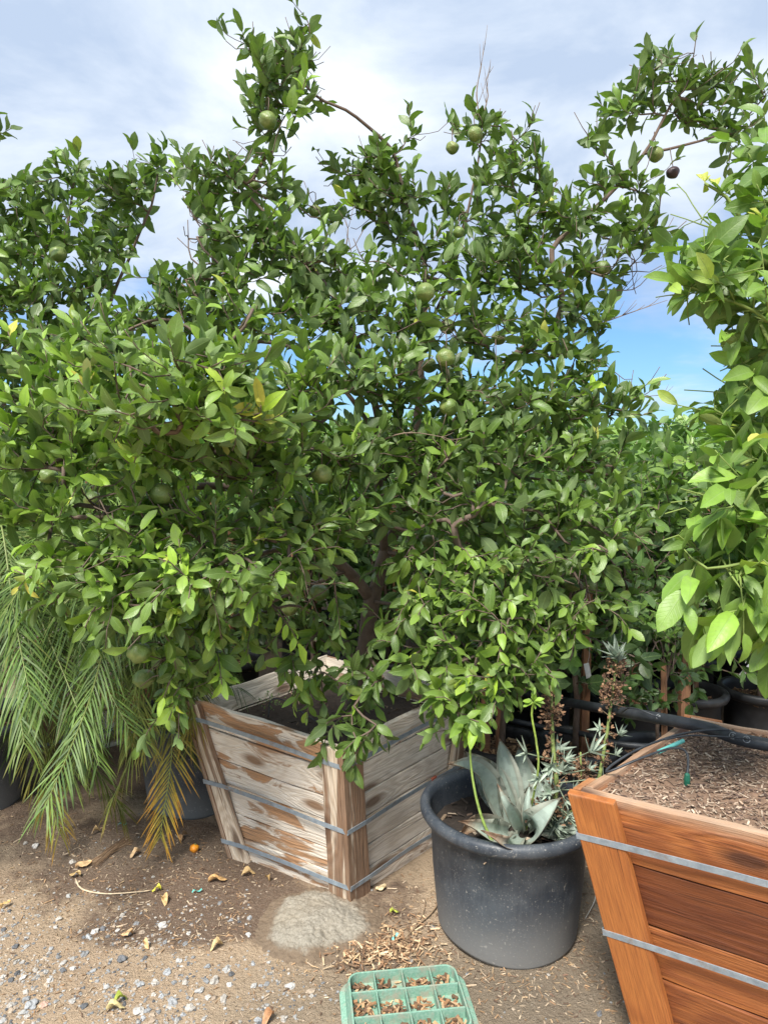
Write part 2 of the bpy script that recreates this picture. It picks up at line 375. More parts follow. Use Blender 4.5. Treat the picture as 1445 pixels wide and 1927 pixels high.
def tinted(name, rough=.8, nscale=80, amt=.3, trans=0):
    m, nt, b, out = newmat(name); v = coords(nt, 'Object'); tc, t = tint(nt)
    n1 = noise_(nt, v, nscale, 3, .6)
    c = mixc(nt, 1.0, tc, ramp(nt, n1, [(.3, (1 - amt,) * 3), (.7, (1 + amt,) * 3)]), 'MULTIPLY')
    nt.links.new(c, b.inputs['Base Color']); b.inputs['Roughness'].default_value = rough; bump(nt, b, n1, .3, .003)
    if trans:
        tr = N(nt, 'ShaderNodeBsdfTranslucent'); nt.links.new(c, tr.inputs[0])
        mx = N(nt, 'ShaderNodeMixShader', i_0=trans); nt.links.new(b.outputs[0], mx.inputs[1]); nt.links.new(tr.outputs[0], mx.inputs[2]); nt.links.new(mx.outputs[0], out.inputs[0])
    return m
M['chips'] = tinted('litter', .9)
M['dryleaf'] = tinted('dry_leaf', .7, 60, .35, .1)
M['palm'] = tinted('palm_leaflet', .55, 40, .2, .18)
M['bulbil'] = tinted('bulbil', .6, 60, .25, .1)
def agave_mat():
    m, nt, b, out = newmat('agave_leaf'); v = coords(nt, 'Object'); tc, t = tint(nt)
    n1 = noise_(nt, v, 9, 5, .65, .5); n2 = noise_(nt, v, 120, 2)
    c = mixc(nt, mrange(nt, n1, .5, .75, 0, .35), tc, (.32, .36, .24))
    c = mixc(nt, mrange(nt, n2, .6, .8, 0, .2), c, (.42, .45, .41))
    nt.links.new(c, b.inputs['Base Color']); b.inputs['Roughness'].default_value = .55; bump(nt, b, n1, .3, .01); return m
M['agave'] = agave_mat()
def big_pot_mat():
    m, nt, b, out = newmat('dusty_black_plastic'); L = nt.links.new
    v = coords(nt, 'Object'); sp = N(nt, 'ShaderNodeSeparateXYZ'); L(v, sp.inputs[0])
    n1 = noise_(nt, v, 5, 5, .6); n2 = noise_(nt, v, 90, 2, .5); n3 = noise_(nt, coords(nt, 'Object', (30, 30, 3)), 3, 4)
    base = mixc(nt, mrange(nt, n1, .4, .62, 0, 1, True), (.032, .040, .053), (.075, .086, .100))
    # dried mud splashed over the lower third and a speckle of dust
    low = mrange(nt, math_(nt, 'ADD', sp.outputs[2], math_(nt, 'MULTIPLY', n1, .24)), .12, .34, .60, 0, True)
    base = mixc(nt, low, base, (.30, .29, .27))
    base = mixc(nt, math_(nt, 'MULTIPLY', mrange(nt, n3, .5, .8, 0, .25), 1.0), base, (.16, .17, .18))
    n4 = noise_(nt, v, 190, 2, .5); base = mixc(nt, mrange(nt, n2, .66, .74, 0, .5), base, (.42, .40, .36)); base = mixc(nt, mrange(nt, math_(nt, 'ADD', n4, math_(nt, 'MULTIPLY', math_(nt, 'SUBTRACT', n1, .5), .25)), .63, .70, 0, .32), base, (.36, .34, .31))
    L(base, b.inputs['Base Color']); L(mrange(nt, low, 0, .6, .48, .85), b.inputs['Roughness']); bump(nt, b, n2, .2, .002); return m
M['pot_big'] = big_pot_mat()
def lid_mat():
    m, nt, b, out = newmat('green_plastic'); L = nt.links.new; v = coords(nt, 'Object')
    n1 = noise_(nt, v, 24, 5, .65); n2 = noise_(nt, v, 140, 3)
    c = mixc(nt, mrange(nt, n2, .35, .7, 0, 1), (.16, .33, .245), (.27, .43, .34))
    c = mixc(nt, mrange(nt, n1, .46, .66, 0, .75, True), c, (.34, .30, .235))
    L(c, b.inputs['Base Color']); b.inputs['Roughness'].default_value = .7; bump(nt, b, n2, .25, .002); return m
M['lid'] = lid_mat()
def ground_mat():
    m, nt, b, out = newmat('dirt'); L = nt.links.new; v = coords(nt, 'Object')
    _, t = tint(nt)
    n0 = noise_(nt, v, 1.3, 5, .6, .4); n1 = noise_(nt, v, 9, 6, .65); n2 = noise_(nt, v, 75, 5, .7); n3 = noise_(nt, v, 260, 3, .6)
    tan = mixc(nt, n1, (.62, .475, .325), (.46, .335, .22))
    c = mixc(nt, mrange(nt, n0, .45, .68, 0, .5, True), tan, (.42, .29, .19))
    # humus, painted shade, darker far ground: mask in tint.r, edge broken by noise
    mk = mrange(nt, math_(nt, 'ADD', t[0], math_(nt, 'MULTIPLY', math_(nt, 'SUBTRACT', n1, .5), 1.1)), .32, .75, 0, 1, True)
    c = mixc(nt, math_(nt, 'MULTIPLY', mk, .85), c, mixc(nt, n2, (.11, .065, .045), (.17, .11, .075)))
    c = mixc(nt, math_(nt, 'MULTIPLY', t[1], .9), c, mixc(nt, n2, (.17, .135, .095), (.25, .20, .145)))
    c = mixc(nt, mrange(nt, n2, .58, .75, 0, .6), c, (.46, .37, .27))
    c = mixc(nt, mrange(nt, n3, .58, .72, 0, .7), c, (.60, .52, .42))
    c = mixc(nt, mrange(nt, n2, .28, .44, .75, 0), c, (.13, .085, .055))
    L(c, b.inputs['Base Color']); b.inputs['Roughness'].default_value = .95
    h = math_(nt, 'ADD', math_(nt, 'MULTIPLY', n2, 1.0), math_(nt, 'ADD', math_(nt, 'MULTIPLY', n3, .4), n1))
    bump(nt, b, h, 1.0, .02); return m
M['dirt'] = ground_mat()

# ------------------------------------------------------------------ ground
rnd = random.Random(7)
def gz(x, y):
    a = 0.016 * noise.noise(Vector((x * 1.7, y * 1.7, 0))) + 0.006 * noise.noise(Vector((x * 7, y * 7, 3)))
    a += 0.0035 * noise.noise(Vector((x * 21, y * 21, 5)))
    return a if y < 6 else a * max(0, (9 - y) / 3)
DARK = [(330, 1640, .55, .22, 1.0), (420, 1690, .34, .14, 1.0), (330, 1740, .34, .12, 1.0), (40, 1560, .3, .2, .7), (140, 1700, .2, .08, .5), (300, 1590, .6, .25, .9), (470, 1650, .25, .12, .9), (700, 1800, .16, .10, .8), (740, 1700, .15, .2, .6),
        (60, 1520, .35, .2, .7), (350, 1760, .22, .10, .7), (600, 1650, .3, .08, .7)]  # humus and litter, with shade painted under the palm and beside the pot
GREY = [(1000, 1870, .45, .22, 1.0), (1130, 1720, .25, .35, 1.0), (740, 1880, .35, .15, .7), (560, 1860, .2, .1, .35), (200, 1600, .45, .12, .55), (560, 1900, .2, .08, .6)]
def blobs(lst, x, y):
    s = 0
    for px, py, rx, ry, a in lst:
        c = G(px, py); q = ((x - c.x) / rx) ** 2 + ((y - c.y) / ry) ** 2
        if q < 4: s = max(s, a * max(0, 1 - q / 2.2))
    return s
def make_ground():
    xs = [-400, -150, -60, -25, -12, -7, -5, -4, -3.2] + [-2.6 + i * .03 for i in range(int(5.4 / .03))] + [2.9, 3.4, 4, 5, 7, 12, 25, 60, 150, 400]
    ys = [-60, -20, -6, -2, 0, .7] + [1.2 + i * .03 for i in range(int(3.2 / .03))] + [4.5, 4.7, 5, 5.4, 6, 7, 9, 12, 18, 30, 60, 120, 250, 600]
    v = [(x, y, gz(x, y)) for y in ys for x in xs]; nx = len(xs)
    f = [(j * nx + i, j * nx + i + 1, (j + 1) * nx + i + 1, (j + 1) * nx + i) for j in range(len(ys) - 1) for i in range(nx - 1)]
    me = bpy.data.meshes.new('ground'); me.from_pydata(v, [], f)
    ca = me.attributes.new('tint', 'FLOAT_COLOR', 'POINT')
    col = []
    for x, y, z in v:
        far = min(1, max(0, (y - 2.75) / .5)) * .85  # mask rises towards the back, darkening the far ground
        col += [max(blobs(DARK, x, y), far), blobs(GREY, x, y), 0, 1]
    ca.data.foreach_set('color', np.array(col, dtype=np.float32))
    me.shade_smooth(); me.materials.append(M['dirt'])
    o = bpy.data.objects.new('ground', me); C.objects.link(o); tag(o, 'sandy brown dirt yard with darker humus patches and painted shade', 'ground', kind='structure')
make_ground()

# ------------------------------------------------------------------ planters
def rectbar(mb, rings, tint, uo=(0, 0), closed=False):
    """rings of 4 points; u along the bar"""
    b = len(mb.v); acc = 0; us = []
    for i, r in enumerate(rings):
        if i: acc += (Vector(r[0]) - Vector(rings[i - 1][0])).length
        us.append(acc + uo[0]); mb.v += [tuple(p) for p in r]
    r0 = [Vector(p) for p in rings[0]]; vs = [0]
    for k in range(4): vs.append(vs[-1] + (r0[(k + 1) % 4] - r0[k]).length)
    n = len(rings)
    for i in range(n if closed else n - 1):
        j = (i + 1) % n
        for k in range(4):
            k2 = (k + 1) % 4
            mb.face([b + i * 4 + k, b + j * 4 + k, b + j * 4 + k2, b + i * 4 + k2],
                    [(us[i], vs[k] + uo[1]), (us[j] if j else us[i] + .1, vs[k] + uo[1]), (us[j] if j else us[i] + .1, vs[k + 1] + uo[1]), (us[i], vs[k + 1] + uo[1])], tint)
    if not closed:
        mb.face([b, b + 1, b + 2, b + 3], [(0, 0), (0, .02), (.1, .02), (.1, 0)], tint)
        e = b + (n - 1) * 4; mb.face([e + 3, e + 2, e + 1, e], [(0, 0), (0, .02), (.1, .02), (.1, 0)], tint)
def planter(label, T, B, h, rows, mats, straps, post_w=.078, strap_w=.0085, stain=(.5, .5), seed=1, group=None, soil='soil', soil_z=.52, mound=0.0, darks=None):
    r = random.Random(seed); cen = sum((Vector((*p, 0)) for p in B), Vector()) / 4
    root = empty('planter_box', cen, label, 'planter', group)
    T = [Vector((*p, h)) for p in T]; B = [Vector((*p, -.01)) for p in B]
    def nrm(k):
        a, b_ = B[k], B[(k + 1) % 4]; t = T[k]; return (b_ - a).cross(t - a).normalized()
    def fp(k, u, v, w):
        a = B[k].lerp(T[k], v); b_ = B[(k + 1) % 4].lerp(T[(k + 1) % 4], v); return a.lerp(b_, u) + nrm(k) * w
    wmat, pmat = mats
    for k in range(4):
        mb = MB(); vv = 0; L = (T[(k + 1) % 4] - T[k]).length; ins = .024 / L if k % 2 else 0
        for ri, rh in enumerate(rows):
            v0 = vv + .004; v1 = vv + rh - .004; vv += rh
            wj = r.uniform(-.003, .002); sag = r.uniform(-.003, .003); top = ri == len(rows) - 1
            ti = (r.random(), r.random(), min(1, max(0, stain[0] + r.uniform(-.35, .35))))
            if darks: ti = (ti[0], darks[ri], ti[2])
            rings = []
            for i in range(13):
                u = ins + (1 - 2 * ins) * i / 12
                j0 = .003 * noise.noise(Vector((u * 4, ri * 3.1 + k * 9, seed))); j1 = .004 * noise.noise(Vector((u * 5, ri * 5.1 + k * 7, seed + 4))); 
                if top: j1 = j1 * 1.6
                if ri == 0: j0 = 0
                wn = wj + .002 * noise.noise(Vector((u * 3, ri, k + seed))) + sag * math.sin(u * 3.14)
                a0 = v0 + j0 / h; a1 = (min(v1, 1) + j1 / h)
                rings.append([fp(k, u, a0, wn), fp(k, u, a1, wn), fp(k, u, a1, wn - .021), fp(k, u, a0, wn - .021)])
            rectbar(mb, rings, ti, (r.uniform(0, 9), r.uniform(0, 9)))
        mb.build('side_panel', wmat if not isinstance(wmat, (list, tuple)) else wmat[k % len(wmat)], root, bevel=.0018)
    for k in range(4):
        for e in (0, 1):
            L = (T[(k + 1) % 4] - T[k]).length; Lb = (B[(k + 1) % 4] - B[k]).length
            mb = MB(); rings = []; ti = (r.random(), r.random(), min(1, max(0, stain[1] + r.uniform(-.3, .4))))
            ext = .0245 if k % 2 == 0 else -.001
            for i in range(13):
                v = i / 12 * 1.0; LL = Lb + (L - Lb) * v; jw = .003 * noise.noise(Vector((v * 5, k + e * 3, seed)))
                u0, u1 = -ext / LL, (post_w + jw) / LL
                if e: u0, u1 = 1 - u1, 1 + ext / LL
                w1 = .024 + .0015 * noise.noise(Vector((v * 3, k, e + seed)))
                rings.append([fp(k, u1, v, w1), fp(k, u0, v, w1), fp(k, u0, v, .003), fp(k, u1, v, .003)])
            rectbar(mb, rings, ti, (r.uniform(0, 9), r.uniform(0, 9)))
            mb.build('corner_post', pmat, root, bevel=.003)
    for vlev in straps:
        rings = []; mb = MB()
        for k in range(4):
            n0, n1 = nrm(k), nrm((k + 1) % 4)
            for j in range(9):
                u = j / 8; a = fp(k, u, vlev + .003 * math.sin(u * 3.1 + k), 0)
                w = .0255
                if 1 < j < 7: w = .0255 - .006 * math.sin((u - .15) / .7 * math.pi) if .15 < u < .85 else .0255
                if j == 0: nm = nrm((k - 1) % 4); p = a + (nm + n0) * (.0243 / (1 + nm.dot(n0)))
                elif j == 8: p = a + (n1 + n0) * (.0243 / (1 + n1.dot(n0)))
                else: p = a + n0 * w
                nn = n0; up = (T[k] - B[k]).normalized() * strap_w
                rings.append([p - up + nn * .0022, p + up + nn * .0022, p + up, p - up])
        rectbar(mb, rings, (.5, .5, .5), closed=True); mb.build('metal_strap', M['strap'], root)
    # fill
    mb = MB(); n = 26; b = 0; vs = soil_z / h
    for j in range(n + 1):
        for i in range(n + 1):
            u, v = i / n, j / n
            def q(k): return B[k].lerp(T[k], vs)
            p = q(0).lerp(q(1), u).lerp(q(3).lerp(q(2), u), v); cc = (q(0) + q(2)) / 2
            p = cc + (p - cc) * .985
            d = 16 * u * (1 - u) * v * (1 - v)
            p.z += mound * d + .012 * noise.noise(Vector((p.x * 9, p.y * 9, seed))) * min(1, d * 3) + .006 * noise.noise(Vector((p.x * 34, p.y * 34, seed)))
            mb.v.append(tuple(p))
    for j in range(n):
        for i in range(n): mb.face([j * (n + 1) + i, j * (n + 1) + i + 1, (j + 1) * (n + 1) + i + 1, (j + 1) * (n + 1) + i], None, (.19, .12, .08) if soil == 'mulch' else (.04, .026, .018))
    surf = list(mb.v)
    nchip = 7500 if soil == 'mulch' else 420
    pal = [(.34, .24, .17), (.24, .155, .105), (.46, .36, .27), (.17, .11, .08), (.11, .07, .055), (.30, .22, .16)] if soil == 'mulch' else [(.12, .08, .05), (.07, .045, .03), (.28, .2, .13), (.04, .03, .02)]
    for _ in range(nchip):
        i = r.randrange(n); j = r.randrange(n); a = Vector(surf[j * (n + 1) + i]); bb = Vector(surf[(j + 1) * (n + 1) + i + 1])
        p = Vector((a.x + (bb.x - a.x) * r.random(), a.y + (bb.y - a.y) * r.random(), max(a.z, bb.z) + r.uniform(-.002, .005)))
        chip(mb, p, r, r.uniform(.003, .012), r.uniform(.0008, .0022), pal)
    mb.build(soil, M['chips'], root)
    return root, fp
def chip(mb, p, r, l, w, pal):
    R = Matrix.Translation(p) @ Matrix.Rotation(r.uniform(0, 6.28), 4, 'Z') @ Matrix.Rotation(r.gauss(0, .25), 4, 'Y') @ Matrix.Rotation(r.gauss(0, .4), 4, 'X')
    c = r.choice(pal); k = r.uniform(.75, 1.25); mb.box(R, l, w, w * .35, tuple(x * k for x in c))

BOX1_T = [(-.137, 2.20), (.343, 2.83), (-.29, 3.31), (-.77, 2.68)]
BOX1_B = [(-.115, 2.33), (.27, 2.76), (-.20, 3.08), (-.57, 2.60)]
box1, fp1 = planter('weathered whitish planter box with brown stains and dark soil holding the big citrus tree', BOX1_T, BOX1_B, .595,
        [.155, .15, .19, .155, .19, .16], ([M['wood_old_grey'], M['wood_old_grey'], M['wood_old_grey'], M['wood_old']], M['wood_old_post']), (.13, .50, .905), seed=5, stain=(.5, .6), group='slatted wooden planter boxes', soil_z=.50)
BOX2_T = [(.478, 1.64), (1.20, 1.20), (1.69, 1.70), (.97, 2.14)]
BOX2_B = [(.69, 1.69), (1.16, 1.36), (1.50, 1.70), (1.02, 2.00)]
box2, fp2 = planter('orange brown stained wooden planter box filled with wood chip mulch at the lower right', BOX2_T, BOX2_B, .72,
        [.16, .19, .20, .22, .23], (M['wood_orange'], M['wood_orange_post']), (.13, .50, .855), seed=12, stain=(.35, .15), post_w=.086, strap_w=.0085, group='slatted wooden planter boxes', darks=[.3, .55, .25, 1.0, .12], soil='mulch', soil_z=.702, mound=.012)
def seal(root, fp, k, u, v, mat):
    mb = MB(); a = fp(k, u - .022, v - .016, .024); mb.hexa([fp(k, u + du, v + dv, w) for dv in (-.02, .02) for du, w in ((-.022, .026), (.022, .026), (.022, .018), (-.022, .018))], (.5, .5, .5)); mb.build('strap_seal', mat, root, bevel=.001)
seal(box1, fp1, 0, .70, .503, plain('rusty_seal', (.30, .07, .04), (.42, .13, .08), 80, .6)); seal(box2, fp2, 0, .62, .50, M['strap'])
BOX3_T = [(-1.75, 3.35), (-1.15, 3.75), (-1.6, 4.4), (-2.2, 4.0)]
BOX3_B = [(-1.74, 3.50), (-1.27, 3.81), (-1.61, 4.27), (-2.07, 3.96)]
box3, fp3 = planter('pale wooden planter box half hidden behind the drooping palm fronds', BOX3_T, BOX3_B, .55,
        [.2, .2, .2, .2, .2], (M['wood_old'], M['wood_old_post']), (.2, .7), seed=21, stain=(.3, .9), group='slatted wooden planter boxes', soil_z=.47)

# ------------------------------------------------------------------ pots
def pot_profile(rt, rb, h, t=.006):
    return [(0.0, .004), (rb * .93, .004), (rb * .985, .0), (rb, .012), (rb + (rt - rb) * .5, h * .5), (rt - .012, h - .055), (rt - .008, h - .052), (rt + .004, h - .046),
            (rt + .016, h - .040), (rt + .023, h - .028), (rt + .024, h - .014), (rt + .018, h - .003), (rt + .006, h), (rt - t, h - .004), (rt - t - .004, h - .03), (rt - t - .012, h - .12), (rb + (rt - rb) * .5 - t, h * .45)]
def make_pot(label, x, y, rt, rb, h, mat, fill=.82, group=None, name='black_pot', pal=None, seed=1, n=56, tilt=None, soil_tint=(.09, .055, .035), nch=260, fillname='soil'):
    root = empty(name, (x, y, 0), label, 'pot', group)
    mb = MB()
    def wob(r, z, a):
        q = 1 + .006 * math.sin(2 * a + seed) + .003 * math.sin(5 * a + seed * 2)
        zz = z
        if z < .02 and r > rb * .9: zz = z + .006 * (1 + math.sin(3 * a + seed))
        return r * q, zz
    mb.lathe(pot_profile(rt, rb, h), n, (x, y, gz(x, y) - .004), wob=wob)
    o = mb.build('shell', mat, root, smooth=True)
    mb = MB(); r = random.Random(seed); zf = h * fill; rr = rb + (rt - rb) * fill - .008
    rings = 9
    for j in range(rings + 1):
        for k in range(28):
            a = 2 * math.pi * k / 28; q = rr * j / rings
            mb.v.append((x + q * math.cos(a), y + q * math.sin(a), zf + .012 * noise.noise(Vector((q * math.cos(a) * 14, q * math.sin(a) * 14, seed)))))
    for j in range(rings):
        for k in range(28): k2 = (k + 1) % 28; mb.face([j * 28 + k, (j + 1) * 28 + k, (j + 1) * 28 + k2, j * 28 + k2], None, soil_tint)
    pal = pal or [(.30, .19, .11), (.20, .12, .07), (.42, .28, .17), (.1, .06, .04)]
    for _ in range(nch):
        a = r.uniform(0, 6.28); q = rr * math.sqrt(r.random()) * .98
        chip(mb, Vector((x + q * math.cos(a), y + q * math.sin(a), zf + r.uniform(.002, .012))), r, r.uniform(.008, .024), r.uniform(.002, .006), pal)
    mb.build(fillname, M['chips'], root)
    return root
POT = (.405, 2.20); POT_H = .415
bigpot = make_pot('large dusty dark grey plastic pot holding the agave between the two wooden boxes', POT[0], POT[1], .262, .225, POT_H, M['pot_big'], fill=.77, name='plastic_pot', seed=3, n=96, nch=70,
         pal=[(.25, .18, .12), (.16, .11, .08), (.40, .32, .24), (.08, .06, .05)], soil_tint=(.03, .022, .017), group='black plastic nursery pots')
palmpot = make_pot('black plastic pot under the palm, beside the weathered box', -.86, 3.06, .25, .20, .42, M['pot_big'], fill=.85, name='plastic_pot', seed=8, group='black plastic nursery pots')

# ------------------------------------------------------------------ leaves (numpy batch)
ST = np.array([0, .07, .16, .34, .56, .78, .92, 1.0]); WD = np.array([.05, .06, .50, .90, 1.0, .74, .34, .03])
def leaf_batch(name, pos, dirs, nrm, ln, wd, tints, mat, parent, curl=(.1, .6), fold=(.1, .5), st=ST, w_=WD, seed=0, wave=.05):
    rs = np.random.RandomState(seed); n = len(pos)
    pos = np.array(pos); dirs = np.array(dirs); nrm = np.array(nrm); ln = np.array(ln)[:, None]; wd = np.array(wd)[:, None]; tints = np.array(tints)
    dirs /= np.linalg.norm(dirs, axis=1, keepdims=True) + 1e-9
    nrm = nrm - dirs * (nrm * dirs).sum(1, keepdims=True); nrm /= np.linalg.norm(nrm, axis=1, keepdims=True) + 1e-9
    side = np.cross(dirs, nrm)
    S = len(st); cu = rs.uniform(curl[0], curl[1], (n, 1)) * np.where(rs.rand(n, 1) < .85, 1, -.6) + 1e-4; fo = rs.uniform(fold[0], fold[1], (n, 1))
    ph = rs.uniform(0, 6.28, (n, 1)); tw = rs.normal(0, .25, (n, 1))
    V = np.zeros((n, S, 3, 3))
    for s in range(S):
        t = st[s]; yy = np.sin(cu * t) / cu * ln; zc = -(1 - np.cos(cu * t)) / cu * ln
        for ci, c in enumerate((-1, 0, 1)):
            hw = w_[s] * wd * .5
            x = c * hw * np.cos(fo); z = abs(c) * hw * np.sin(fo) + (abs(c) * wave * ln * w_[s] * np.sin(t * 9 + ph + c * 1.3) if c else 0)
            a = tw * t; x2 = x * np.cos(a) - z * np.sin(a); z2 = x * np.sin(a) + z * np.cos(a)
            V[:, s, ci] = pos + side * x2 + dirs * yy + nrm * (z2 + zc)
    V = V.reshape(-1, 3)
    base = np.arange(n)[:, None, None] * (S * 3)
    quads = []; uvq = []
    for s in range(S - 1):
        for c in range(2):
            a = s * 3 + c; quads.append([a, a + 1, a + 4, a + 3])
            uvq.append([(c - 1, st[s]), (c, st[s]), (c, st[s + 1]), (c - 1, st[s + 1])])
    quads = np.array(quads); Q = (base + quads[None]).reshape(-1, 4); nf = len(Q)
    me = bpy.data.meshes.new(name)
    me.vertices.add(len(V)); me.vertices.foreach_set('co', V.astype(np.float32).ravel())
    me.loops.add(nf * 4); me.loops.foreach_set('vertex_index', Q.astype(np.int32).ravel())
    me.polygons.add(nf); me.polygons.foreach_set('loop_start', (np.arange(nf) * 4).astype(np.int32)); me.polygons.foreach_set('loop_total', np.full(nf, 4, dtype=np.int32))
    me.update(calc_edges=True)
    uvl = me.uv_layers.new(name='UVMap'); U = np.tile(np.array(uvq, dtype=np.float32)[None], (n, 1, 1, 1)); uvl.data.foreach_set('uv', U.ravel())
    ca = me.attributes.new('tint', 'FLOAT_COLOR', 'POINT')
    T = np.ones((n, S * 3, 4), dtype=np.float32); T[:, :, :3] = tints[:, None, :]; ca.data.foreach_set('color', T.ravel())
    me.shade_smooth(); me.materials.append(mat); me.validate()
    o = bpy.data.objects.new(name, me); C.objects.link(o)
    if parent is not None: o.parent = parent; o.matrix_parent_inverse = parent_inv(parent)
    return o

# ------------------------------------------------------------------ tree grower
class Tree:
    def __init__(s, seed=1): s.p = []; s.par = []; s.w = []; s.r = random.Random(seed); s.leaves = []; s.fix = {}
    def limb(s, pts, r0=None, r1=None, step=.045, attach=True):
        if s.p and attach:
            A = np.array(s.p); q = np.array(pts[0]); k = int(((A - q) ** 2).sum(1).argmin()); pts = [Vector(s.p[k])] + [Vector(x) for x in pts[1:]]; par = k
        else: par = -1
        pts = spline(pts, step); n = len(pts)
        for i, q in enumerate(pts):
            if i == 0 and par >= 0: continue
            q = Vector(q) + (noise.noise_vector(Vector(q) * 7) * .007 if i not in (0, n - 1) else Vector())
            s.p.append(tuple(q)); s.par.append(par if i <= 1 and par >= 0 else (len(s.p) - 2 if i else -1)); s.w.append(0)
            if par >= 0 and i == 1: s.par[-1] = par
            if r0: s.fix[len(s.p) - 1] = r0 + (r1 - r0) * i / (n - 1)
        return len(s.p) - 1
    def shoots(s, ends, leaflen=.075, wr=.46, nleaf=11, leafy=.2, hue=.33, droop=0.0, minlen=.12, upb=.35, huefn=None, bare=0.0, lift=.04, sp=.020):
        A = np.array(s.p); E = np.array([tuple(e) for e in ends])
        order = sorted(range(len(E)), key=lambda i: ((A - E[i]) ** 2).sum(1).min())
        P_ = np.zeros((len(s.p) + 200000, 3)); P_[:len(s.p)] = A; cnt = len(s.p)
        for i in order:
            e = Vector(E[i]); d2 = ((P_[:cnt] - E[i]) ** 2).sum(1)
            d2 = d2 + np.maximum(0, P_[:cnt, 2] - e.z + .02) ** 2 * (1.5 if droop < .3 else 0)
            k = int(d2.argmin()); n0 = Vector(s.p[k]); v = e - n0; d = v.length
            if d < minlen: e = n0 + (v.normalized() if d > 1e-3 else Vector((0, 0, 1))) * (minlen + s.r.uniform(0, .06)); v = e - n0; d = v.length
            pk = s.par[k]; tang = (n0 - Vector(s.p[pk])).normalized() if pk >= 0 else Vector((0, 0, 1))
            tip_up = Vector((0, 0, 1)) * (lift - droop * .16)
            c1 = n0 + (tang * .35 + v.normalized() * .65) * d * .4; c2 = e - v * .3 - tip_up * .6
            m = max(3, int(d / .04)); pts = []
            for j in range(1, m + 1):
                t = j / m; q = n0 * (1 - t) ** 3 + c1 * 3 * t * (1 - t) ** 2 + c2 * 3 * t * t * (1 - t) + e * t ** 3
                pts.append(q + noise.noise_vector(q * 11) * .006)
            prev = k
            for q in pts:
                s.p.append(tuple(q)); s.par.append(prev); s.w.append(0); P_[cnt] = q; prev = cnt; cnt += 1
            s.w[prev] += 1
            if s.r.random() < bare: continue
            s.leafy_twig([n0] + pts, leaflen, wr, nleaf, leafy, hue, droop, upb, huefn, sp)
    def leafy_twig(s, pts, leaflen, wr, nleaf, leafy, hue, droop, upb, huefn, sp=.02):
        r = s.r; L = sum((pts[i] - pts[i - 1]).length for i in range(1, len(pts))); use = min(L, leafy * r.uniform(.8, 1.25))
        ns = max(4, int(min(nleaf * 1.6, use / sp))); ang = r.uniform(0, 6.28); base = hue + r.gauss(0, .09); br = min(1, max(0, r.gauss(.5, .17)))
        e = pts[-1]
        if huefn: base += huefn(e)
        fresh = r.random() < .035
        for i in range(ns):
            dist = use * (i + .5) / ns; acc = 0; j = len(pts) - 1
            while j > 1 and acc + (pts[j] - pts[j - 1]).length < dist: acc += (pts[j] - pts[j - 1]).length; j -= 1
            seg = (pts[j] - pts[j - 1]); sl = seg.length + 1e-6; p = pts[j] - seg * min(1, max(0, (dist - acc) / sl)); ax = seg / sl
            ang += 2.4 + r.gauss(0, .35)
            a1 = ax.orthogonal().normalized(); a2 = ax.cross(a1); rad = a1 * math.cos(ang) + a2 * math.sin(ang)
            tipness = 1 - i / ns
            sp_ = (.42 + .72 * (1 - tipness)) + r.gauss(0, .18)
            d = ax * math.cos(sp_) + rad * math.sin(sp_) + Vector((0, 0, -droop * r.uniform(.4, 1.3) + (.30 if droop < .05 else 0))) + Vector((r.gauss(0, .12), r.gauss(0, .12), r.gauss(.0, .12)))
            nn = Vector((0, 0, upb)) + ax * .75 - rad * .15 + Vector((r.gauss(0, .33), r.gauss(0, .33) - .10, r.gauss(0, .25)))
            if droop > .4: nn += rad * .8
            ll = leaflen * min(1.4, max(.45, r.gauss(.95, .24))) * (1 - .25 * max(0, tipness - .75) * 4 * r.random())
            h = base + r.gauss(0, .07) + .10 * max(0, tipness - .6)
            if fresh and tipness > .5: h += .38
            if r.random() < .003: h = r.uniform(.85, 1)
            s.leaves.append((tuple(p), tuple(d), tuple(nn), ll, ll * wr * r.uniform(.85, 1.15), (min(1, max(0, h)), min(1, max(0, br + r.gauss(0, .13))), r.random())))
    def finish(s, root, leafmat, barkmat, crown='crown', cull=None, tipr=.0016, seed=1, **kw):
        n = len(s.p); tot = np.array(s.w, dtype=float)
        kids = [0] * n
        for i in range(n - 1, -1, -1):
            if s.par[i] >= 0: tot[s.par[i]] += tot[i]
        rad = [s.fix.get(i, tipr * max(1, tot[i]) ** .42) for i in range(n)]
        ch = {}
        for i, q in enumerate(s.par):
            if q >= 0: ch.setdefault(q, []).append(i)
        mb = MB(); done = set()
        starts = [i for i in range(n) if s.par[i] < 0] + [c for i in ch for c in sorted(ch[i], key=lambda c: -rad[c])[1:]]
        for st_ in starts:
            path = [st_] if s.par[st_] < 0 else [s.par[st_], st_]
            while path[-1] in ch: path.append(max(ch[path[-1]], key=lambda c: rad[c]))
            if len(path) < 2: continue
            rr = [rad[i] for i in path]
            if s.par[st_] >= 0: rr[0] = min(rr[0], rr[1] * 1.15)
            m = max(rr); mb.tube([s.p[i] for i in path], rr, 10 if m > .02 else (6 if m > .006 else 4), cap=True)
        mb.build('trunk', barkmat, root, smooth=True)
        lv = s.leaves
        if cull: lv = [l for l in lv if not cull(l)]
        leaf_batch(crown, [l[0] for l in lv], [l[1] for l in lv], [l[2] for l in lv], [l[3] for l in lv], [l[4] for l in lv], [l[5] for l in lv], leafmat, root, seed=seed, **kw)
        print('tree', root.name, 'leaves', len(lv), 'nodes', n)
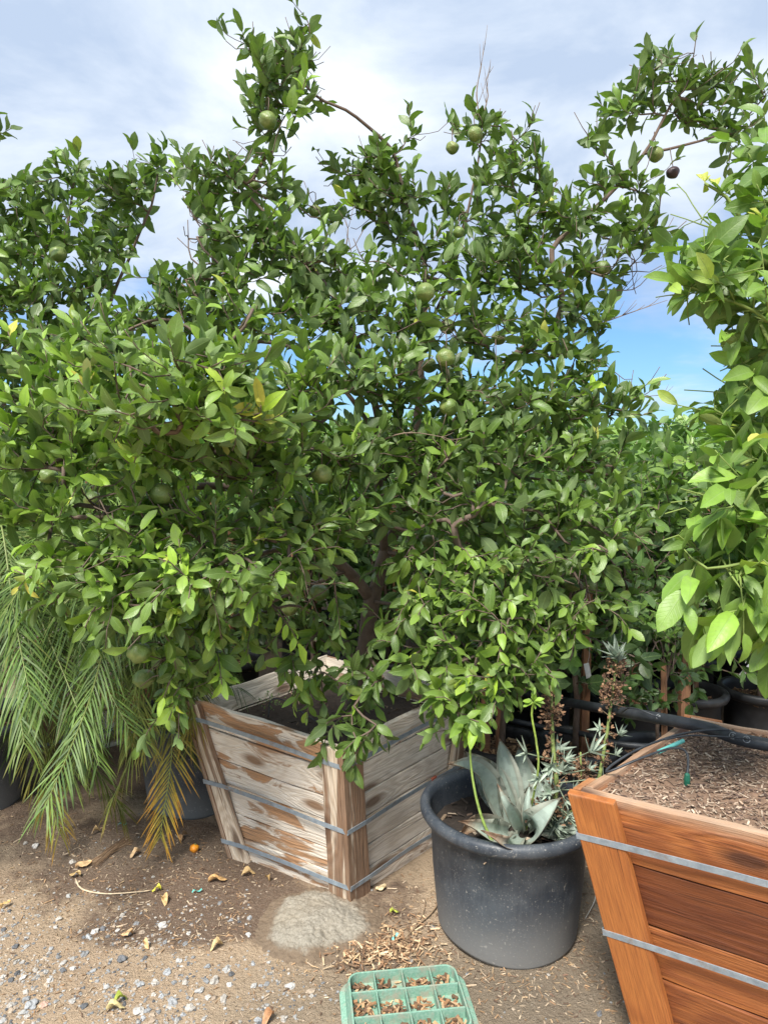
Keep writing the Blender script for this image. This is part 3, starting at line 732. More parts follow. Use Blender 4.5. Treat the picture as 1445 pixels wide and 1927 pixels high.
def clump_ends(r, clumps, density, shell=2.2, shrink=17):
    out = []
    for c in clumps:
        px, py, d, rx, ry = c[:5]; rd = c[5] if len(c) > 5 and c[5] else (rx + ry) / 2 * d / F; k = c[6] if len(c) > 6 else 1
        cen = P(px, py, d); n = max(1, round(math.pi * rx * ry / density * k)); rx = max(rx * .45, rx - shrink); ry = max(ry * .45, ry - shrink)
        for _ in range(n):
            v = Vector((r.gauss(0, 1), r.gauss(0, 1), r.gauss(0, 1))).normalized() * (r.random() ** (1 / shell))
            out.append(cen + Vector((v.x * rx * d / F, v.y * rd, v.z * ry * d / F)))
    return out
def fruit_mesh(mb, c, rad, seed=0):
    Mx = Matrix.Translation(c) @ Matrix.Rotation(seed, 4, 'Z') @ Matrix.Diagonal((rad, rad, rad * (.90 + .05 * math.sin(seed * 5)), 1)); mb.blob(Mx, 3, rough=.07, seed=seed)

# ------------------------------------------------------------------ main citrus tree
TR = Tree(3)
def pp(*a): return [P(*q) for q in a]
TR.limb([Vector((-.115, 2.72, .46))] + pp((672, 1290, 2.74), (688, 1210, 2.74), (700, 1130, 2.74)), .038, .033)
TR.limb(pp((700, 1130, 2.74), (655, 1075, 2.70), (600, 1030, 2.6), (540, 960, 2.5), (470, 930, 2.4), (380, 915, 2.25), (250, 955, 2.15), (150, 950, 2.1)), .024, .007)
TR.limb(pp((700, 1130, 2.74), (725, 1040, 2.78), (760, 960, 2.8), (770, 880, 2.85), (790, 760, 2.9), (792, 640, 2.95), (800, 520, 2.95), (770, 400, 2.95), (740, 320, 2.95)), .027, .006)
TR.limb(pp((725, 1040, 2.78), (712, 940, 2.7), (716, 830, 2.65), (690, 700, 2.65), (640, 580, 2.7), (560, 470, 2.7), (450, 350, 2.7)), .019, .005)
TR.limb(pp((760, 960, 2.8), (820, 850, 2.8), (900, 740, 2.8), (980, 660, 2.8), (1040, 620, 2.8), (1056, 560, 2.82), (1040, 470, 2.85), (1090, 420, 2.85), (1160, 350, 2.85), (1210, 290, 2.85), (1260, 200, 2.85)), .021, .005)
TR.limb(pp((1210, 290, 2.85), (1300, 270, 2.85), (1380, 240, 2.9), (1440, 180, 2.9)), .006, .003)
TR.limb(pp((540, 960, 2.5), (480, 800, 2.35), (440, 680, 2.3), (390, 640, 2.4), (300, 600, 2.45), (180, 650, 2.4)), .011, .004)
TR.limb(pp((716, 830, 2.65), (620, 700, 2.6), (540, 650, 2.6), (430, 630, 2.55), (330, 520, 2.6)), .010, .004)
TR.limb(pp((470, 930, 2.4), (400, 850, 2.1), (330, 760, 1.9), (250, 720, 1.8)), .009, .004)
TR.limb(pp((600, 1030, 2.6), (500, 1040, 2.35), (400, 1080, 2.1), (280, 1120, 2.0), (180, 1120, 2.0)), .010, .004)
TR.limb(pp((655, 1075, 2.70), (540, 1120, 2.5), (420, 1170, 2.3), (340, 1210, 2.2), (290, 1260, 2.15)), .008, .003)
TR.limb(pp((770, 880, 2.85), (850, 920, 2.75), (960, 900, 2.75), (1060, 905, 2.8), (1140, 900, 2.8)), .010, .003)
TR.limb(pp((725, 1040, 2.78), (800, 1050, 2.6), (900, 1080, 2.45), (1000, 1080, 2.45), (1090, 1060, 2.5)), .009, .003)
TR.limb(pp((700, 1130, 2.74), (780, 1150, 2.5), (860, 1200, 2.3), (910, 1260, 2.25)), .008, .003)
TR.limb(pp((792, 640, 2.95), (850, 520, 3.0), (880, 400, 3.0), (900, 300, 3.0), (910, 215, 3.0)), .009, .003)
TR.limb(pp((800, 520, 2.95), (900, 540, 3.0), (960, 470, 3.0), (980, 380, 3.0)), .007, .003)
ARCH = TR.limb(pp((760, 380, 2.95), (745, 300, 2.9), (725, 268, 2.85), (690, 235, 2.8), (650, 205, 2.75), (612, 190, 2.72), (580, 165, 2.7), (555, 130, 2.7), (560, 95, 2.7), (585, 60, 2.7), (575, 30, 2.7)), .009, .0018)
TR.limb(pp((612, 190, 2.72), (560, 190, 2.7), (530, 230, 2.68), (515, 285, 2.68), (508, 320, 2.68)), .003, .002)
TR.limb(pp((555, 130, 2.7), (520, 120, 2.7), (480, 95, 2.7), (460, 95, 2.7)), .003, .002)
MAIN = [ # px, py, depth, rx, ry, rdepth, density factor
 (480, 95, 2.7, 26, 20, 0, 2.6), (540, 112, 2.7, 40, 30, 0, 2.2), (576, 45, 2.7, 15, 22, 0, 2.4), (565, 120, 2.7, 24, 36, 0, 2), (515, 170, 2.7, 42, 30, 0, 2), (505, 225, 2.7, 36, 42, 0, 2.4), (560, 210, 2.7, 36, 26, 0, 1.8), (506, 285, 2.68, 26, 20, 0, 2.5),
 (395, 325, 2.7, 55, 30, 0, 1.8), (450, 340, 2.7, 70, 42), (510, 355, 2.75, 50, 35, 0, 1.5), (375, 380, 2.7, 40, 40), (590, 400, 2.8, 40, 40, 0, .7), (645, 325, 2.9, 26, 24, 0, 1.8), (725, 325, 2.93, 65, 45, 0, 1.8), (760, 370, 2.93, 50, 45, 0, 1.6), (775, 255, 2.95, 22, 20, 0, 2.5), (705, 385, 2.95, 75, 50), (760, 440, 2.95, 60, 40, 0, .8),
 (900, 250, 3.0, 45, 40, 0, 1.8), (968, 262, 3.0, 20, 20, 0, 2), (945, 330, 3.0, 70, 50, 0, 1.2), (1020, 350, 3.0, 35, 45, 0, 1.6), (840, 375, 3.0, 40, 35, 0, 1.3), (900, 420, 3.0, 70, 50, 0, .9), (990, 420, 2.95, 80, 60),
 (1250, 150, 2.85, 75, 55, 0, 1.2), (1345, 150, 2.87, 48, 28, 0, 1.8), (1190, 200, 2.85, 40, 40, 0, 1.4), (1118, 265, 2.85, 25, 34, 0, 2), (1300, 215, 2.87, 70, 45, 0, 1.0), (1425, 175, 2.9, 35, 35, 0, 1.5), (1380, 240, 2.9, 55, 40, 0, 1.2), (1125, 345, 2.85, 35, 30, 0, 1.6), (1205, 345, 2.8, 40, 30, 0, 1.5),
 (1080, 420, 2.85, 70, 45), (1165, 420, 2.8, 60, 45), (1110, 500, 2.8, 80, 50), (1180, 495, 2.8, 40, 50, 0, 1.4), (1225, 440, 2.8, 25, 20, 0, 2),
 (410, 440, 2.65, 80, 60), (500, 440, 2.7, 80, 60), (420, 520, 2.6, 90, 60), (560, 500, 2.7, 90, 60), (680, 500, 2.75, 90, 60), (800, 500, 2.85, 90, 60), (900, 520, 2.85, 90, 60), (1000, 520, 2.8, 80, 60), (1090, 590, 2.75, 75, 50, 0, .75),
 (300, 525, 2.6, 30, 26, 0, 1.6), (265, 600, 2.5, 80, 36, 0, 1.3), (170, 640, 2.45, 80, 40, 0, 1.2), (350, 590, 2.5, 90, 50), (450, 610, 2.4, 90, 60), (570, 600, 2.6, 90, 60, 0, .8), (680, 600, 2.6, 90, 70), (790, 610, 2.6, 90, 70), (900, 620, 2.7, 90, 70), (1000, 650, 2.7, 80, 60, 0, .75), (1100, 690, 2.7, 70, 50, 0, .8),
 (130, 700, 2.3, 90, 50, 0, 1.1), (230, 690, 2.1, 90, 60), (340, 700, 1.85, 90, 50, .22, 1.2), (430, 700, 1.9, 70, 60, .2, 1), (280, 770, 1.85, 110, 55, .2), (120, 790, 2.1, 110, 55), (450, 790, 1.9, 110, 60, .2), (560, 740, 2.3, 90, 70), (660, 720, 2.4, 90, 70), (770, 720, 2.5, 90, 70), (870, 740, 2.55, 90, 70), (980, 750, 2.65, 90, 60), (1080, 770, 2.7, 80, 50), (1160, 770, 2.75, 60, 35, 0, 1.2), (1190, 745, 2.75, 40, 20, 0, 1.2),
 (60, 870, 2.1, 90, 50), (180, 860, 2.1, 100, 60), (300, 860, 2.0, 100, 60), (420, 870, 2.1, 100, 60), (540, 860, 2.2, 90, 70), (640, 850, 2.3, 90, 70), (750, 850, 2.5, 90, 70), (860, 850, 2.5, 90, 70), (960, 850, 2.55, 90, 60), (1060, 850, 2.65, 90, 50), (1140, 870, 2.7, 60, 40),
 (40, 960, 2.1, 70, 45, 0, 1.1), (140, 960, 2.05, 90, 50), (260, 980, 2.0, 90, 55), (390, 990, 2.0, 90, 60), (520, 980, 2.15, 90, 70), (630, 970, 2.3, 80, 70), (730, 960, 2.5, 70, 60), (830, 960, 2.4, 80, 60), (930, 960, 2.4, 90, 60), (1030, 960, 2.5, 90, 60), (1120, 960, 2.55, 70, 50),
 (140, 1060, 2.0, 80, 45), (240, 1070, 1.95, 90, 55), (350, 1090, 1.95, 90, 55), (470, 1080, 2.0, 90, 60), (560, 1080, 2.1, 60, 60), (620, 1120, 2.3, 50, 60, 0, .7), (790, 1060, 2.4, 80, 60), (890, 1080, 2.3, 80, 60), (990, 1070, 2.3, 80, 60), (1090, 1050, 2.35, 70, 50), (1150, 1000, 2.5, 50, 40),
 (200, 1140, 1.95, 80, 40, 0, 1), (110, 1120, 1.95, 40, 30, 0, 1.2), (300, 1160, 2.0, 80, 50), (400, 1180, 2.1, 80, 50), (500, 1160, 2.2, 70, 50, 0, .8), (820, 1150, 2.3, 80, 60), (920, 1160, 2.25, 90, 60), (1010, 1170, 2.3, 80, 60), (1090, 1130, 2.35, 60, 50), (740, 1180, 2.4, 50, 50, 0, .7), (620, 1200, 2.4, 50, 40, 0, .8),
 (330, 1240, 2.1, 50, 40, 0, 1.1), (400, 1240, 2.2, 60, 40), (350, 1300, 2.1, 25, 35, 0, 1.4), (310, 1345, 2.1, 22, 14, 0, 1.5), (540, 1250, 2.4, 50, 40, 0, .8), (600, 1270, 2.4, 60, 40, 0, .8), (690, 1280, 2.35, 50, 50, 0, 1), (680, 1370, 2.2, 45, 35, 0, 1.2), (640, 1360, 2.25, 30, 30, 0, .8), (820, 1240, 2.25, 80, 50), (910, 1250, 2.2, 80, 60), (880, 1320, 2.15, 70, 35, 0, 1.2), (990, 1250, 2.2, 60, 50, 0, 1.1), (870, 1370, 2.1, 30, 15, 0, 1.3), (950, 1310, 2.15, 50, 30),
]
def droop_of(e):  # lower skirts hang, tops stand
    return max(0, min(.8, (1.35 - e.z) * .9))
fr = random.Random(11)
ends = clump_ends(fr, MAIN, 880)
def main_hue(e):
    h = 0.0
    if e.x < -.25 and e.y < 2.35: h += .15           # left front leaves tinted brighter to look sunlit
    if e.x > .05 and e.z < 1.25 and e.y < 2.5: h += .10
    if e.z > 2.1: h -= .05
    return h + .10 * noise.noise(e * 2.3)
hi = [e for e in ends if e.z >= 1.25]; lo = [e for e in ends if e.z < 1.25]
TR.shoots([e for e in hi if e.y < 2.35], leaflen=.073, wr=.42, nleaf=15, leafy=.18, lift=.08, hue=.39, huefn=main_hue, sp=.0165, upb=.45)
TR.shoots([e for e in hi if e.y >= 2.35], leaflen=.077, wr=.42, nleaf=15, leafy=.19, lift=.08, hue=.36, huefn=main_hue, sp=.0175, upb=.5)
TR.shoots(lo, leaflen=.066, wr=.43, nleaf=13, leafy=.19, hue=.37, sp=.017, huefn=main_hue, droop=.34, upb=.5, lift=0)
FRUITS = [(505, 226, 17), (851, 278, 12), (893, 252, 14), (863, 437, 11), (593, 397, 12), (1233, 290, 15), (1134, 505, 15), (800, 550, 18), (842, 615, 15), (938, 636, 14), (838, 673, 18), (808, 688, 14), (845, 766, 18),
          (606, 893, 20), (305, 930, 22), (176, 940, 17), (808, 1018, 14), (842, 940, 15), (262, 1228, 22), (272, 1277, 20), (1078, 1100, 16), (1110, 1105, 15), (600, 1115, 18), (480, 350, 11), (90, 895, 17), (545, 1145, 16), (1265, 325, 12)]
FR3 = []
for i, (px, py, rp) in enumerate(FRUITS):
    rr = .036; d = max(1.7, min(3.0, rr * F / rp)) * .94
    FR3.append((P(px, py, d), rr * (rp * d / F / rr), px, py, rp))
for c, rr, *_ in FR3:   # a stalk for each
    A = np.array(TR.p); top = c + Vector((0, 0, rr * .95)); up = c + Vector((0, .02, rr + .05))
    d2 = ((A - np.array(up)) ** 2).sum(1) + np.where(A[:, 2] < top.z, .03, 0); k = int(d2.argmin())
    TR.limb([Vector(TR.p[k]), (Vector(TR.p[k]) + up) / 2 + Vector((0, 0, .02)), up, top], .0022, .0018, step=.03)
camp = Vector((0, 0, CAM_H))
FD = [((c - camp).normalized(), (c - camp).length, c, rr) for c, rr, *_ in FR3]
GAPS = [(345, 445, 34, 62), (335, 390, 18, 50), (255, 545, 38, 20), (592, 325, 30, 52), (670, 440, 24, 30), (825, 270, 36, 62), (1062, 300, 30, 62), (665, 225, 60, 46), (1215, 620, 62, 100), (1300, 665, 64, 88), (1230, 520, 26, 22), (1200, 500, 26, 30), (1185, 700, 34, 30),
        (455, 262, 28, 26), (562, 285, 34, 26), (395, 262, 60, 24), (640, 110, 50, 90), (420, 150, 28, 90), (1060, 200, 60, 70), (960, 200, 30, 34), (25, 320, 22, 22), (75, 290, 24, 22), (240, 290, 30, 22), (1290, 400, 44, 34), (1280, 330, 20, 12), (1250, 500, 30, 20), (505, 28, 55, 42), (640, 40, 44, 70), (1330, 95, 60, 26), (1160, 100, 50, 40)]
def in_gap(l):
    p = Vector(l[0]) + Vector(l[1]).normalized() * l[3] * .5; v = p - camp; z = v.dot(FWD)
    if z < 1.6: return False
    px = v.x / z * F + CX; py = CY - v.dot(UPV) / z * F; k = 1 + .35 * noise.noise(Vector((px / 22, py / 22, 1)))
    return any(((px - a) / c) ** 2 + ((py - b) / d) ** 2 < k for a, b, c, d in GAPS)
def cull_main(l):
    if in_gap(l): return True
    p = Vector(l[0]) + Vector(l[1]).normalized() * l[3] * .5; v = p - camp; L = v.length
    for dr, dl, c, rr in FD:
        if (p - c).length < rr * 1.15: return True
        if L < dl and L > dl - .9:
            q = c - dr * (dl - L)
            if (p - q).length < rr * 1.05 + .016: return True
    # the soil and the trunk foot stay open
    return False
citrus = empty('citrus_tree', (-.115, 2.72, .46), 'big bushy citrus tree with unripe green fruit standing in the weathered wooden box', 'tree', 'citrus trees')
TR.finish(citrus, M['leaf'], M['bark'], cull=cull_main, seed=4, wave=.04, curl=(.2, 1.1), fold=(.1, .62))
for i, (c, rr, px, py, rp) in enumerate(FR3):
    mb = MB(); fruit_mesh(mb, c, rr, i * 1.3)
    o = mb.build('fruit', M['fruit_rotten'] if (px, py) == (1265, 325) else M['fruit'], citrus, smooth=True)
    if (px, py) == (1265, 325): o['label'] = 'dark shrivelled rotten fruit'
# bare dead twigs
def dead(root, pts, r0, side=6, seed=1, ln=.12):
    r = random.Random(seed); mb = MB(); sp = spline(pts, .03); mb.tube(sp, [r0 * (1 - .75 * i / (len(sp) - 1)) for i in range(len(sp))], 5)
    for _ in range(side):
        k = r.randrange(len(sp) // 4, len(sp) - 1); d = (sp[min(k + 2, len(sp) - 1)] - sp[k - 1]).normalized(); d = (d + Vector((r.uniform(-.6, .6), r.uniform(-.6, .6), r.uniform(-.2, .6)))).normalized()
        l = ln * r.uniform(.4, 1); q = [sp[k] + d * l * t + Vector((0, 0, .25 * l * t * t)) for t in (0, .35, .7, 1)]; mb.tube(q, [r0 * .45, r0 * .38, r0 * .3, r0 * .2], 4)
    mb.build('bare_twig', M['twig'], root, smooth=True)
dead(citrus, pp((905, 240, 3.0), (897, 185, 3.0), (900, 150, 3.0), (913, 80, 3.0)), .0035, 8, 1)
dead(citrus, pp((905, 230, 3.0), (918, 180, 3.0), (915, 150, 3.0), (928, 125, 3.0)), .0035, 7, 2, .08)
dead(citrus, pp((1080, 628, 2.75), (1140, 605, 2.75), (1210, 580, 2.75), (1255, 565, 2.75)), .0038, 7, 3, .1)
dead(citrus, pp((1130, 545, 2.8), (1190, 545, 2.8), (1215, 525, 2.8), (1250, 500, 2.8)), .003, 4, 4, .08)
dead(citrus, pp((1150, 760, 2.75), (1200, 748, 2.75), (1262, 742, 2.75)), .003, 4, 5, .05)
dead(citrus, pp((1060, 905, 2.7), (1130, 960, 2.6), (1200, 1010, 2.5), (1228, 1065, 2.5)), .0035, 7, 6, .12)
dead(citrus, pp((650, 470, 2.8), (655, 430, 2.8), (640, 400, 2.8)), .003, 4, 7, .08)
dead(citrus, pp((690, 840, 2.3), (760, 815, 2.25), (830, 822, 2.25), (858, 832, 2.25)), .003, 5, 8, .06)

# ------------------------------------------------------------------ tree behind the palm and tree at the left edge
T2 = Tree(9)
b3 = Vector((-1.66, 3.88, .46))
T2.limb([b3, b3 + Vector((.02, 0, .35)), b3 + Vector((.05, -.02, .7))], .035, .03)
T2.limb([b3 + Vector((.05, -.02, .7)), P(110, 800, 3.8), P(90, 640, 3.75), P(120, 480, 3.7), P(140, 340, 3.7)], .022, .005)
T2.limb([b3 + Vector((.05, -.02, .7)), P(190, 760, 3.8), P(200, 600, 3.7), P(250, 470, 3.65), P(290, 370, 3.6), P(300, 300, 3.6)], .018, .004)
T2.limb([b3 + Vector((.05, -.02, .7)), P(20, 780, 3.7), P(-40, 640, 3.7), P(-60, 480, 3.7)], .018, .004)
L2 = [(140, 330, 3.7, 50, 35), (100, 380, 3.7, 60, 50), (200, 370, 3.65, 60, 40), (290, 320, 3.6, 40, 40, 0, 1.3), (260, 380, 3.6, 60, 45), (30, 390, 3.7, 50, 40), (-40, 420, 3.7, 70, 70), (60, 460, 3.65, 80, 50), (170, 450, 3.65, 80, 50), (225, 450, 3.65, 30, 45),
      (50, 550, 3.6, 90, 60), (150, 540, 3.6, 80, 60), (190, 530, 3.65, 24, 50, 0, .7), (-50, 560, 3.7, 70, 70), (40, 650, 3.5, 80, 60), (130, 640, 3.6, 80, 60), (-60, 680, 3.6, 70, 70), (60, 750, 3.5, 80, 60), (160, 740, 3.6, 70, 60), (30, 850, 3.5, 90, 60), (130, 840, 3.6, 80, 60), (-70, 800, 3.6, 70, 70), (230, 760, 3.7, 60, 60, 0, .6),
      (40, 950, 3.5, 80, 60), (150, 950, 3.6, 80, 60), (-60, 920, 3.6, 60, 60), (260, 930, 3.8, 60, 70)]
T2.shoots(clump_ends(fr, L2, 640, shrink=3), leaflen=.086, nleaf=13, leafy=.20, hue=.36, huefn=lambda e: .08 * noise.noise(e * 2) + .1 * (e.z < 2.1) - .04, wr=.5)
t2 = empty('citrus_tree', b3, 'dark green citrus tree behind the palm at the left, trunk hidden', 'tree', 'citrus trees')
T2.finish(t2, M['leaf'], M['bark'], seed=8, cull=in_gap, curl=(.2, 1.1), fold=(.1, .6))
for c, q in ((P(110, 478, 3.45), .04), (P(60, 840, 3.3), .037), (P(30, 700, 3.3), .037)):
    mb = MB(); fruit_mesh(mb, c, q, 3); mb.build('fruit', M['fruit'], t2, smooth=True)
T3 = Tree(19); b4 = Vector((-2.35, 3.0, .3))
T3.limb([b4, b4 + Vector((0, 0, .7)), b4 + Vector((.1, .1, 1.4)), P(-60, 400, 2.9), P(-30, 260, 2.9)], .03, .004)
T3.shoots(clump_ends(fr, [(-25, 260, 2.9, 32, 45, 0, 1), (-40, 350, 2.9, 40, 50), (-150, 400, 3.0, 90, 120), (-200, 600, 3.0, 120, 120), (-110, 520, 3.0, 50, 80), (-25, 180, 2.9, 15, 30), (-250, 800, 3, 120, 100)], 1600), leaflen=.08, nleaf=11, hue=.34)
t3 = empty('citrus_tree', b4, 'citrus tree with only a sprig reaching in at the left edge against the sky', 'tree', 'citrus trees')
T3.finish(t3, M['leaf'], M['bark'], seed=9, cull=in_gap)

# ------------------------------------------------------------------ large leaved tree in the orange box (right edge)
T4 = Tree(29); b5 = Vector((1.18, 1.66, .70))
T4.limb([b5, b5 + Vector((.02, .02, .25)), P(1600, 1000, 1.9), P(1580, 850, 1.9)], .028, .022)
TIP4 = T4.limb([P(1580, 850, 1.9), P(1520, 680, 1.85), P(1450, 520, 1.8), P(1400, 425, 1.8), P(1365, 370, 1.8), P(1325, 345, 1.8)], .013, .0035)
T4.limb([P(1580, 850, 1.9), P(1600, 650, 1.9), P(1560, 420, 1.9), P(1500, 300, 1.85), P(1460, 240, 1.85)], .013, .003)
T4.limb([P(1520, 680, 1.85), P(1450, 610, 1.7), P(1380, 570, 1.7), P(1300, 540, 1.7)], .007, .003)
T4.limb([P(1600, 1000, 1.9), P(1520, 930, 1.6), P(1440, 900, 1.5), P(1400, 950, 1.5)], .009, .003)
T4.limb([P(1600, 1000, 1.9), P(1500, 1020, 1.6), P(1400, 1060, 1.5), P(1330, 1070, 1.5)], .008, .003)
L4 = [(1375, 440, 1.8, 40, 30), (1330, 410, 1.8, 30, 25, 0, .8), (1285, 465, 1.8, 35, 22, 0, 1), (1440, 480, 1.8, 50, 50), (1440, 370, 1.8, 35, 50), (1440, 290, 1.85, 30, 30), (1400, 520, 1.75, 50, 45), (1300, 540, 1.7, 45, 30, 0, 1.2), (1350, 560, 1.7, 45, 40), (1430, 590, 1.7, 50, 50),
      (1420, 670, 1.75, 40, 40), (1410, 740, 1.75, 45, 35), (1350, 775, 1.75, 45, 22, 0, 1), (1430, 810, 1.7, 50, 45), (1430, 880, 1.6, 50, 45), (1400, 940, 1.55, 50, 40), (1440, 1000, 1.55, 50, 50), (1370, 1000, 1.6, 45, 35), (1330, 1060, 1.55, 45, 28, 0, 1.2), (1400, 1080, 1.5, 60, 40), (1440, 1130, 1.5, 50, 45), (1390, 1135, 1.55, 50, 30),
      (1550, 500, 1.9, 100, 130, 0, .6), (1560, 750, 1.9, 100, 130, 0, .6), (1570, 980, 1.7, 100, 130, 0, .6), (1550, 300, 1.9, 80, 80, 0, .6)]
e4 = clump_ends(fr, L4, 720, shrink=14)
T4.shoots([e for e in e4 if e.z > 1.4], leaflen=.090, wr=.43, nleaf=9, leafy=.2, hue=.42, droop=.25, sp=.03, huefn=lambda e: .15 * noise.noise(e * 3))
T4.shoots([e for e in e4 if e.z <= 1.4], leaflen=.096, wr=.42, nleaf=9, leafy=.2, hue=.55, droop=.7, sp=.03, upb=.3, lift=0, huefn=lambda e: .15 * noise.noise(e * 3))
t4 = empty('citrus_tree', b5, 'citrus tree with large bright leaves reaching in at the right edge above the orange box', 'tree', 'citrus trees')
G4 = [(1180, 1080, 82, 110), (1215, 940, 90, 70), (1260, 850, 70, 60)]
def cull4(l):
    if in_gap(l): return True
    v = Vector(l[0]) + Vector(l[1]).normalized() * l[3] * .6 - camp; z = v.dot(FWD)
    return z > .8 and any(((v.x / z * F + CX - a) / c) ** 2 + ((CY - v.dot(UPV) / z * F - b) / d) ** 2 < 1 for a, b, c, d in G4)
T4.finish(t4, M['leaf_lemon'], M['green_stem'], seed=12, cull=cull4, curl=(.2, 1.1), wave=.035, fold=(.1, .6))
for px, py, d, q in ((1430, 1180, 1.6, .055), (1380, 640, 1.8, .032), (1365, 545, 1.75, .035), (1400, 900, 1.75, .035)):
    mb = MB(); fruit_mesh(mb, P(px, py, d), q, 3); o = mb.build('fruit', M['fruit_lemon'], t4, smooth=True)
pos = [Vector(T4.p[TIP4]), Vector(T4.p[TIP4]), Vector(T4.p[TIP4 - 1]), Vector(T4.p[TIP4])]
for p_, d_, l_ in zip(pos, [(-.1, 0, .9), (.25, 0, .9), (.05, 0, 1), (.2, .1, -.8)], [.07, .06, .075, .04]): leaf_batch('curled_leaf', [p_], [d_], [(-.3, -1, .1)], [l_], [l_ * .5], [(.9, .6, .5)], M['leaf_lemon'], t4, curl=(1.6, 2.4), fold=(.5, .8))

# ------------------------------------------------------------------ rows of potted shrubs behind
def make_shrub(seed, x, y, h, hue, label, cr=.30, z0=.5, nl=150):
    T = Tree(seed); r = random.Random(seed); b = Vector((x, y, .30))
    T.limb([b, b + Vector((r.uniform(-.02, .02), r.uniform(-.02, .02), .3)), b + Vector((r.uniform(-.04, .04), r.uniform(-.04, .04), .6))], .014, .011)
    top = T.p[-1]
    for k in range(5):
        a = k * 1.3 + r.random(); q = Vector(top); T.limb([q, q + Vector((math.cos(a) * .12, math.sin(a) * .12, .25)), Vector((x + math.cos(a) * .2, y + math.sin(a) * .2, h - .25 - .1 * r.random()))], .007, .003)
    ends = []
    for _ in range(nl):
        z = z0 + (h - z0) * r.random() ** .85; q = (z - z0) / (h - z0); R = cr * (1.15 - .55 * q ** 2) * (.6 + .6 * min(1, q * 4 + .3)); a = r.uniform(0, 6.28); u = r.random() ** .45
        ends.append(Vector((x + R * u * math.cos(a), y + R * u * math.sin(a), z + .06 * r.random())))
    T.shoots(ends, leaflen=.085, wr=.5, nleaf=9, leafy=.17, hue=hue, sp=.024, huefn=lambda e: .30 * max(0, (e.z - h + .60)) * 1.6 + .08 * noise.noise(e * 4), droop=.12)  # fresh tops, with sunlit brightness also put into the leaf tint
    root = empty('citrus_shrub', (x, y, .30), label, 'shrub', 'citrus shrubs in the rows of black pots')
    T.finish(root, M['leaf_shrub'], M['bark'], seed=seed)
    mb = MB(); s = .016; hh = h * r.uniform(.55, .8)
    mb.box(Matrix.Translation((x + .05, y + .04, .30 + hh / 2 - .1)) @ Matrix.Rotation(r.uniform(-.04, .04), 4, 'X') @ Matrix.Rotation(math.pi / 2, 4, 'Y'), hh / 2, s, s, (r.random(), r.random(), .3))
    # long axis of the grain is local x
    mb.build('stake', M['wood_stake'], root, bevel=.001)
    return root
def copy_tree(o, loc, rz, label=None, parent=None, sc=1):
    c = o.copy(); C.objects.link(c)
    if parent is None:
        c.location = loc; c.rotation_euler = (0, 0, rz); c.scale = (sc, sc, sc)
        if label: c['label'] = label
    else:
        mpi = o.matrix_parent_inverse.copy(); c.parent = parent; c.matrix_parent_inverse = mpi
    for ch in o.children: copy_tree(ch, None, 0, parent=c)
    return c
PP = dict(rt=.185, rb=.15, h=.38)
base_lbl = 'dark leafy citrus shrub standing in the shaded rows behind the big citrus tree'
protos = [make_shrub(41, .81, 2.86, 1.30, .30, 'thin citrus shrub in the black pot directly behind the agave flower stalks', .24, .55, 60),
          make_shrub(42, 1.22, 3.42, 1.45, .36, 'leafy citrus shrub behind the far corner of the orange box', .30, .42, 150),
          make_shrub(43, 1.56, 3.50, 1.55, .34, 'broad citrus shrub beside the wooden stake, behind the orange box', .32, .48, 150),
          make_shrub(44, 1.95, 3.53, 1.55, .36, 'citrus shrub nearest the right edge in the second row of pots', .32, .55, 140)]
pot0 = make_pot('black nursery pot directly behind the agave flower stalks', .81, 2.86, .165, .14, .36, M['pot_black'], group='black plastic nursery pots', name='nursery_pot', seed=31, n=40, nch=120, fill=.8, pal=[(.30, .19, .11), (.2, .12, .07), (.42, .28, .17)])
pots_near = [((.50, 2.88), 'black nursery pot behind the agave beside the weathered box'), ((1.22, 3.42), 'black nursery pot behind the far corner of the orange box'), ((1.56, 3.50), 'black nursery pot beside the wooden stake'), ((1.95, 3.53), 'black nursery pot nearest the right edge with brown mulch'), ((1.14, 2.80), 'black nursery pot squeezed behind the orange box corner')]
for (x, y), lb in pots_near: copy_tree(pot0, (x, y, 0), x * 7, lb, sc=1.0 if y < 3 else 1.06)
copy_tree(protos[0], (.50, 2.88, .30), 2.1, 'thin citrus shrub in the pot between the weathered box and the agave')
copy_tree(protos[0], (1.14, 2.80, .28), 4.1, 'small citrus shrub squeezed behind the orange box corner', sc=.62)
rows = []
for j, y in enumerate((4.15, 4.75, 5.4, 6.1, 6.9, 7.8)):
    x = (-.9 if j < 1 else -4.6) - j * .25 + (j % 2) * .2
    while x < 2.6 + j * .55:
        if not (x < -.95 and y < 4.9): rows.append((x + rnd.uniform(-.05, .05), y + rnd.uniform(-.06, .06), j))
        x += .46 + j * .05
rows += [(.78, 3.46, 0), (2.4, 3.55, 0), (.38, 3.6, 0)]
for i, (x, y, j) in enumerate(rows):
    p = protos[1 + (i * 7 + j) % 3]; sc = (.95 + j * .068) * rnd.uniform(.93, 1.08)
    copy_tree(p, (x, y, .30 * sc), rnd.uniform(0, 6.28), base_lbl, sc=sc)
    if j < 3: copy_tree(pot0, (x, y, 0), rnd.uniform(0, 6.28), 'black nursery pot in the shaded rows behind the big citrus tree', sc=1.05)
